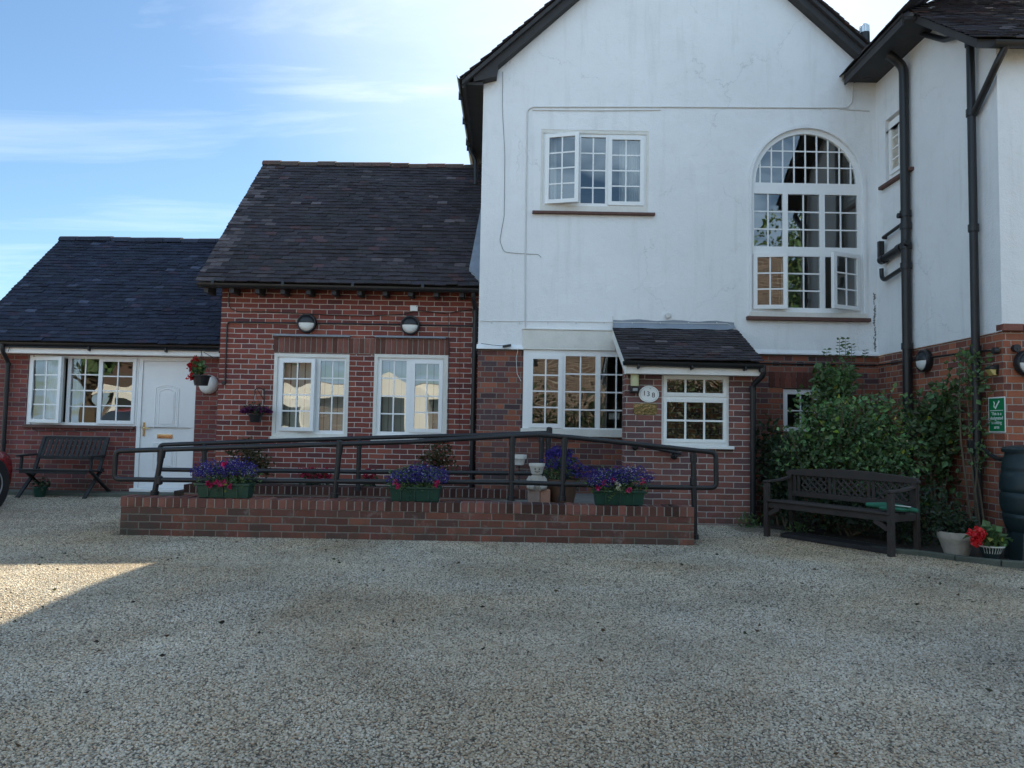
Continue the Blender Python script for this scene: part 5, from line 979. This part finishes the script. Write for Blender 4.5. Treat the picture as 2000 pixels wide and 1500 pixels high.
c = at(1260, 799, 9.57); o = thing('brass_plaque', 'shiny rectangular brass plate below the white oval number plaque', 'plaque', c); o['_o'] = (0, 0, 0)
hw, hh, k = .147, .072, .016; b = MB(); b.prism([(-hw+k, -hh), (hw-k, -hh), (hw-k, -hh+k*.6), (hw, -hh+k), (hw, hh-k), (hw-k, hh-k*.6), (hw-k, hh), (-hw+k, hh), (-hw+k, hh-k*.6), (-hw, hh-k), (-hw, -hh+k), (-hw+k, -hh+k*.6)], lambda x, z: (x, -.008, z), lambda x, z: (x, 0, z)); b.build('plate', 'plate', o)
b = MB()
for x in (-hw+.018, hw-.018):
    for z in (-hh+.022, hh-.022): b.lathe([(.005, 0), (.004, .003)], n=8, T=Matrix.Translation((x, -.008, z)) @ RX)
b.build('screw', 'bronze', o)
c = atX(1944.5, 810, XW); o = thing('smoking_area_sign', 'green sign with white cigarette symbol on orange brick corner', 'sign', (XW+.018, c.y, c.z), R(-90)); o['_o'] = (0, 0, 0); hw, hh = .138, .188
b = MB(); b.box(-hw, hw, -.006, 0, -hh, hh); b.build('border', 'white', o, bevel=.002); b = MB(); b.box(-hw+.013, hw-.013, -.0085, -.005, -hh+.013, hh-.013); b.build('panel', 'signg', o)
b = MB(); b.bar((-.018, -.0095, .065), (.05, -.0095, .145), .017, .002, (0, 1, 0)); b.tube([(-.028, -.0095, .075), (-.04, -.0095, .095), (-.026, -.0095, .115), (-.04, -.0095, .14)], .005, 6, round_=.01); b.build('cigarette_symbol', 'white', o); b = MB(); b.box(-.105, .11, -.0098, -.0084, .042, .048); b.build('rule_line', 'white', o)
for s_t, z in (('This is a', -.005), ('designated', -.052), ('smoking', -.099), ('area', -.146)): text(s_t, .050, 'white', o, Matrix.Translation((.0, -.0092, z)) @ RX)

# ================================================================== SMALL THINGS
c = at(809, 603, 11.06); o = thing('junction_box', 'small square white junction box above second round wall light', 'junction box', c); o['_o'] = (0, 0, 0); b = MB(); b.box(-.055, .055, -.04, 0, -.04, .045); b.build('cover', 'white', o, bevel=.006)
b = MB(); b.lathe([(.008, 0), (.008, .006)], n=8, T=Matrix.Translation((.04, -.038, .03)) @ RX); b.build('screw', 'grey', o)
c = at(990, 676, 10.53); o = thing('sensor', 'small black stick sensor at lower edge of white render', 'sensor', c); o['_o'] = (0, 0, 0); b = MB(); b.bar((-.06, -.02, -.01), (.06, -.02, .012), .03, .035); b.build('body', 'black', o, bevel=.005); b = MB(); b.tube([(-.05, -.02, 0), (-.2, -.01, .01), (-.36, 0.0, .03)], .004, 6); b.build('cable', 'black', o)
# stone figure with pot head
Y = 8.62; c = at(1048, 955, Y); z0 = c.z; o = thing('figurine_planter', 'pale stone seated figure with smiling flowerpot head behind handrail', 'figurine', (c.x, Y, z0)); k = Y/1480
hz0, hz1 = at(1048, 926, Y).z, at(1048, 905, Y).z; h = hz1-hz0
b = MB(); b.lathe([(.055, 0), (.066, h*.12), (.082, h*.7), (.084, h*.72), (.090, h*.74), (.092, h), (.078, h), (.076, h*.8)], (c.x, Y, hz0), 28); hd = b.build('head', 'oldwhite', o, smooth=True)
b = MB()
for sx in (-.022, .026): b.lathe([(.001, -.008), (.007, -.004), (.007, .004), (.001, .008)], n=8, T=Matrix.Translation((c.x+sx, Y-.079, hz0+h*.5)))
b.tube([(c.x-.026, Y-.074, hz0+h*.3), (c.x-.008, Y-.077, hz0+h*.22), (c.x+.012, Y-.077, hz0+h*.22), (c.x+.03, Y-.074, hz0+h*.3)], .003, 6, round_=.01); b.build('face', 'letter', o)
b = MB(); b.lathe([(.002, -.012), (.011, -.005), (.011, .005), (.002, .012)], n=10, T=Matrix.Translation((c.x+.003, Y-.079, hz0+h*.38))); b.build('nose', 'oldwhite', o, smooth=True)
bt = hz0-z0; b = MB(); b.lathe([(.085, 0), (.098, bt*.25), (.094, bt*.5), (.075, bt*.8), (.05, bt*.97), (.04, bt)], (c.x, Y, z0), 24, sq=.8)
for s in (-1, 1): b.tube([(c.x+s*.07, Y, z0+bt*.78), (c.x+s*.098, Y-.03, z0+bt*.5), (c.x+s*.05, Y-.09, z0+bt*.36)], [.028, .03, .026], 12, round_=.03); b.tube([(c.x+s*.05, Y-.02, z0+.03), (c.x+s*.09, Y-.10, z0+.035), (c.x+s*.03, Y-.13, z0+.02)], [.036, .036, .03], 12, round_=.04)
b.build('body', 'stone', o, smooth=True)
o = thing('brick_block', 'two loose pale bricks under the stone figure', 'brick', (c.x, Y, .36)); b = MB(); zb = .30
for x0, x1, tt in ((-.10, .035, (.9, .95, 1)), (.04, .15, (1.1, .85, .75))): b.box(c.x+x0, c.x+x1, Y-.10, Y+.10, zb, z0, 0, tt)
b.build('brick', 'palebrick', o, bevel=.006)
Y = 10.3; c = at(1014, 900, Y); o = thing('plant_pot', 'small cream footed pot fixed on house base brick behind the handrail', 'plant pot', (c.x, Y, c.z)); zt, zb, zm = at(1014, 888, Y).z, at(1014, 909, Y).z, at(1014, 897, Y).z
b = MB(); b.lathe([(.04, zb), (.065, zb+.01), (.085, zm), (.10, zm+.01), (.105, zt), (.09, zt), (.08, zm)], (c.x, Y, 0), 22); b.build('pot', 'oldwhite', o, smooth=True); b = MB(); b.tube([(c.x, Y, .28), (c.x, Y, zb)], .008, 6); b.tube([(c.x, Y+.08, zm), (c.x, 10.6, zm)], .01, 6); b.build('stake', 'iron', o)
c = (-7.08, 11.5, 0); o = thing('plant_pot', 'dull green plastic pot on gravel at the front of old slatted bench', 'plant pot', c); b = MB(); b.lathe([(.07, 0), (.095, .13), (.105, .135), (.105, .155), (.09, .155), (.085, .12)], c, 20); b.build('pot', 'troughg', o, smooth=True); g = MB(); g.leaves(*blob(60, [(c[0]+.05, c[1], .2, .08, .07, .07)], .05, .35)); g.build('foliage', 'leafdark', o)
# kerb edging by the planters
b = MB(); kp = [(3.60, 7.62), (3.98, 7.42), (4.17, 7.15), (4.45, 6.93), (5.6, 6.55)]
for p, q in zip(kp, kp[1:]): b.bar((*p, .008), (*q, .008), .07, .085)
o = struct(b.build('kerb', 'concrete', bevel=.01))
c = (4.30, 7.36, .0); o = thing('stone_planter', 'round cast stone planter at the foot of wing wall', 'planter', c); b = MB(); b.lathe([(.095, 0), (.105, .03), (.112, .05), (.115, .06), (.150, .165), (.158, .175), (.165, .20), (.168, .245), (.15, .245), (.14, .2)], c, 32)
b.build('pot', 'stone', o, smooth=True); g = MB(); g.leaves(*blob(420, [(c[0], c[1], .30, .17, .16, .08)], .045, .35, shade=(.4, .9))); g.build('foliage', 'leafdark', o); s = MB(); s.tube([(c[0]+.1, c[1], .25), (c[0]+.06, c[1]+.02, .46)], .004, 5); s.build('stem', 'stem', o)
c = (4.45, 7.08, .0); o = thing('plant_pot', 'dark pot with white rim and red geranium between stone planter and water butt', 'plant pot', c); b = MB(); b.lathe([(.055, 0), (.062, .05), (.098, .13), (.10, .145)], c, 24); b.build('pot', 'butt', o, smooth=True); b = MB(); b.lathe([(.098, .143), (.118, .15), (.118, .158), (.09, .158)], c, 28)
for a in np.linspace(3.6, 5.6, 9): b.tube([(c[0]+.10*math.cos(a), c[1]+.10*math.sin(a), .145), (c[0]+.078*math.cos(a), c[1]+.078*math.sin(a), .09)], .004, 5)
b.build('rim', 'oldwhite', o, smooth=True); g = MB(); g.leaves(*blob(260, [(c[0]+.01, c[1], .21, .11, .1, .07)], .055, .48)); g.build('foliage', 'leaf', o); f = MB()
for px, py in ((1897, 1043), (1912, 1040), (1908, 1053), (1903, 1060), (1916, 1048)): q = at(px, py, 6.98); petals(f, np.array(q)+rng.normal(scale=.016, size=(30, 3)), .028, [(.75, .03, .045), (.80, .06, .07), (.6, .02, .03)], 0)
f.build('petal', 'petal', o)
# water butt on its stand
c = (4.965, 7.2, 0); o = thing('water_butt', 'dark green ribbed plastic water butt on a stand at right edge', 'water butt', c); pr = []
for i in range(37):
    z = .30+.72*i/36; f_ = i/36; rr = .245+.05*math.sin(math.pi*min(1, f_*1.05))**.7
    rr += -.014*math.exp(-((f_-.2)/.02)**2)-.014*math.exp(-((f_-.47)/.02)**2)-.014*math.exp(-((f_-.74)/.02)**2); pr.append((rr, z))
b = MB(); b.lathe(pr, (c[0], c[1], 0), 40); b.build('barrel', 'butt', o, smooth=True); b = MB(); b.lathe([(.268, 1.015), (.272, 1.045), (.255, 1.065), (.15, 1.085), (.03, 1.09)], (c[0], c[1], 0), 40); b.build('lid', 'butt', o, smooth=True)
b = MB(); b.lathe([(.27, 0), (.265, .02), (.235, .27), (.25, .30)], (c[0], c[1], 0), 12); b.build('stand', 'butt', o); b = MB(); b.tube([(c[0], c[1]-.25, .38), (c[0], c[1]-.33, .38), (c[0], c[1]-.335, .34)], .018, 10); b.build('tap', 'black', o, smooth=True)
# weeds
for i, (px, Y, lbl) in enumerate(((1462, 9.35, 'tuft of weeds at foot of porch downpipe'), (1560, 8.75, 'tuft of weeds under left end of lattice bench'))):
    c = at(px, 1030, Y); o = thing('weed', lbl, 'weed', (c.x, Y, 0)); g = MB(); g.leaves(*blob(90, [(c.x, Y, .05, .14, .1, .06)], .06, .16, up=.9)); g.build('foliage', 'leaf', o)

o = thing('fallen_leaves', 'scattered dry leaves and twigs lying on the gravel', 'leaves', (0, 6, 0)); o['kind'] = 'stuff'; b = MB(); n = 260; X_ = rng.uniform(-4.5, 4.2, n); Y_ = rng.uniform(2.6, 7.6, n); ok = np.abs(X_) < .7*Y_; b.leaves(np.stack([X_, Y_, np.full(n, .022)], 1)[ok], np.stack([rng.normal(size=n), rng.normal(size=n), rng.uniform(-.1, .25, n)], 1)[ok], rng.uniform(.02, .045, ok.sum()), .25, np.array([(.09, .055, .03), (.05, .045, .02), (.03, .022, .016)])[rng.integers(0, 3, ok.sum())]); b.build('leaf', 'petal', o)
# ================================================================== CARS
def car(label, loc, rz, paint):
    """hatchback, nose towards local +y"""
    o = thing('car', label, 'car', loc, rz); o['_o'] = (0, 0, 0); st = [(0, .30, .52, .50), (-.05, .24, .62, .66), (-.18, .20, .70, .78), (-.45, .19, .80, .83), (-.95, .19, .93, .85), (-1.5, .19, .95, .86), (-2.6, .19, .96, .86), (-3.4, .20, .98, .84), (-3.7, .24, .92, .78), (-3.82, .32, .70, .68)]
    def ring(b, y, zb, zt, w):
        h = [(w*.88, zb), (w*.98, zb+.1), (w, zb+(zt-zb)*.55), (w*.97, zb+(zt-zb)*.82), (w*.86, zt-.02), (w*.5, zt+.015), (0, zt+.02)]; pts = h+[(-x, z) for x, z in h[-2::-1]]; return [b.vert((x, y, z)) for x, z in pts]
    b = MB(); rg = [ring(b, *s) for s in st]
    for p, q in zip(rg, rg[1:]):
        for k in range(len(p)): b.face((p[k], p[(k+1) % len(p)], q[(k+1) % len(p)], q[k]))
    b.face(rg[0]); b.face(rg[-1][::-1]); b.build('body', paint, o, smooth=True)
    cb = [(-.98, .93, .94, .78), (-1.55, .93, 1.36, .70), (-1.85, .93, 1.43, .66), (-2.9, .93, 1.43, .64), (-3.35, .93, 1.28, .66), (-3.62, .93, .97, .72)]; b = MB(); rg = []
    for y, zb, zt, w in cb: h = [(w+.05, zb), (w+.05-(zt-zb)*.28, zb+(zt-zb)*.85), (w-.12-(zt-zb)*.1, zt)]; rg.append([b.vert((x, y, z)) for x, z in h+[(-x, z) for x, z in h[::-1]]])
    for i, (p, q) in enumerate(zip(rg, rg[1:])):
        for k in range(5): b.face((p[k], p[k+1], q[k+1], q[k]), 1 if (k in (0, 4) or i in (0, 4)) and not (k == 2 and i not in (0, 4)) else 0)
    b.build('cabin', [paint, 'darkglass'], o, smooth=True)
    for y in (-.70, -3.12):
        for s in (-1, 1):
            T = Matrix.Translation((s*.74, y, .305)) @ Matrix.Rotation(R(90*s), 4, 'Y'); a = MB(); a.lathe([(.35, .116), (.35, .122), (.2, .122)], n=28, T=T); a.build('wheel_arch', 'tyre', o)
            w = MB(); w.lathe([(.19, -.06), (.28, -.07), (.305, -.05), (.305, .09), (.28, .124), (.20, .126)], n=32, T=T); wo = w.build('wheel', 'tyre', o, smooth=True); w = MB(); w.lathe([(.2, .10), (.205, .128), (.185, .128), (.17, .112)], n=32, T=T)
            for k in range(5): w.bar(T @ Vector((.03*math.cos(k*1.2566), .03*math.sin(k*1.2566), .118)), T @ Vector((.185*math.cos(k*1.2566), .185*math.sin(k*1.2566), .116)), .05, .014, (s, 0, 0))
            w.lathe([(.05, .11), (.04, .13)], n=12, T=T); w.build('rim', 'alloy', wo, smooth=True)
    for s in (-1, 1):
        h = MB(); h.lathe([(.11, 0), (.10, .02), (.05, .035)], n=18, T=Matrix.Translation((s*.55, -.12, .62)) @ Matrix.Rotation(R(-75), 4, 'X') @ Matrix.Scale(1.4, 4, (1, 0, 0))); h.build('headlight', 'chrome', o, smooth=True); h = MB(); h.box(s*.86-.04, s*.86+.04, -1.35, -1.2, .95, 1.07); h.build('wing_mirror', paint, o, bevel=.02)
        h = MB(); h.box(s*.62-.09, s*.62+.09, -3.79, -3.68, .72, .90); h.build('tail_light', 'red', o, bevel=.02)
    h = MB(); h.box(-.26, .26, -.03, .012, .38, .49); h.build('number_plate', 'white', o, bevel=.004); h = MB(); h.box(-.45, .45, -.04, .0, .27, .36); h.build('grille', 'black', o, bevel=.01); return o
car('dark red car cut by left picture edge, front wheel beside the slatted bench', (-7.52, 10.5, 0), 0, 'red')

# ================================================================== ACROSS THE YARD (seen in the panes)
car('white car across the yard, seen as a bright reflection in the blind windows', (-7.5, -2.0, 0), R(-70), 'carwhite')
o = thing('opposite_house', 'sunlit brick gable house across yard, seen reflected in ground floor panes', 'house', (3, -2.3, 0)); b = MB(); y = -2.3
b.box(-.9, 7.4, y-7, y, -.05, 5.0); b.poly([(-.9, y, 5.0), (7.4, y, 5.0), (3.25, y, 7.8)][::-1]); b.build('wall', 'br_far', o)
b = MB(); b.prism([(-1.2, 4.85), (3.25, 7.85), (7.7, 4.85), (7.7, 5.05), (3.25, 8.05), (-1.2, 5.05)], lambda x, z: (x, y+.3, z), lambda x, z: (x, y-7.2, z)); b.build('roof', 'tile_brown', o)
for x0, z0 in ((-.5, 3.2), (5.6, 3.2)): f = frame(o, (x0, x0+1.3, z0, z0+1.1), [(x0+.07, x0+.62, z0+.07, z0+1.03), (x0+.68, x0+1.23, z0+.07, z0+1.03)], y+.001, .05); f.rotation_euler = (0, 0, math.pi); f.location = (2*(x0+.65)-6, .06, 0)
for ch in o.children:
    if ch.name.startswith('window'): p = MB(); v0 = ch.data.vertices; xs_ = [v.co.x for v in v0]; zs_ = [v.co.z for v in v0]; p.poly([(min(xs_)+3, y-.02, min(zs_)), (max(xs_)+3, y-.02, min(zs_)), (max(xs_)+3, y-.02, max(zs_)), (min(xs_)+3, y-.02, max(zs_))]); p.build('pane', 'darkglass', ch)
o = thing('bungalow', 'white trimmed bungalow across yard, seen reflected in the blind windows', 'house', (-8, -5, 0)); b = MB(); b.box(-15.6, -1.5, -11, -5, -.05, 2.55); b.build('wall', 'br_far', o)
b = MB(); b.prism([(-4.5, 2.45), (-8, 4.6), (-11.5, 2.45), (-11.5, 2.6), (-8, 4.8), (-4.5, 2.6)], lambda a, z: (-15.8, a, z), lambda a, z: (-9.5, a, z)); b.box(-9.5, -1.3, -11, -4.52, 2.56, 2.63); b.build('roof', 'tile_red', o)
b = MB(); b.box(-15.8, -1.3, -4.52, -4.47, 2.2, 2.6); b.build('fascia', 'fascia', o)
b = MB(); b.prism([(-5.4, 0), (-2.9, 0), (-2.9, 2.35), (-4.15, 3.05), (-5.4, 2.35)], lambda x, z: (x, -4.0, z), lambda x, z: (x, -5, z)); b.build('porch', 'upvc', o); b = MB(); b.box(-4.6, -3.7, -4.0, -3.97, .1, 2.1); b.build('door', 'darkglass', o)
b = MB(); b.prism([(-15.4, -5), (-15.0, -4.3), (-13.0, -4.3), (-12.6, -5)], lambda x, a: (x, a, .8), lambda x, a: (x, a, 2.19)); b.build('bay_window', 'upvc', o); b = MB(); b.box(-14.9, -13.1, -4.31, -4.285, 1.05, 1.95); b.build('pane', 'darkglass', o)
o = thing('hedge', 'clipped green hedge across the yard, seen reflected in ground floor panes', 'hedge', (3.5, -1.6, 0)); b = MB(); bx = [(x, -1.6, .9+.2*math.sin(x*2.1)+(.5 if x > 3.4 else 0), .5, .45, 1.3+.25*math.sin(x*2.1)+(.75 if x > 3.4 else 0)) for x in np.arange(.4, 8, .5)]; b.leaves(*blob(12000, bx, .09, .4, shell=.3)); b.build('foliage', 'leafdark', o)
def tree(label, loc, h, r, n, size):
    o = thing('tree', label, 'tree', loc); x, y, z = loc; b = MB(); b.tube([(x, y, 0), (x+.1, y, h*.3), (x-.05, y+.1, h*.6), (x, y, h*.85)], [r*.09, r*.07, r*.045, r*.015], 10)
    for i in range(9): a = i*2.4; q = (x+r*.6*math.cos(a), y+r*.6*math.sin(a), h*(.5+.04*i)); b.tube([(x, y, h*(.28+.05*i)), q], [r*.035, r*.01], 7)
    b.build('trunk', 'bark', o); bl = [(x+r*.62*math.cos(i*2.4)*(1-.05*i), y+r*.62*math.sin(i*2.4)*(1-.05*i), h*(.42+.055*i), r*.45, r*.45, r*.36) for i in range(10)]; c = MB(); c.leaves(*blob(n, bl, size, .42, shell=.35)); c.build('crown', 'leaf', o)
tree('leafy tree across yard, seen reflected in the annexe window', (-17.5, -7, 0), 7.5, 3.6, 12000, .16)
tree('tall leafy tree across yard, seen reflected in the porch window', (10.5, -4.2, 0), 8.5, 3.2, 13000, .13)
for o in bpy.data.objects:
    if '_o' in o: del o['_o']
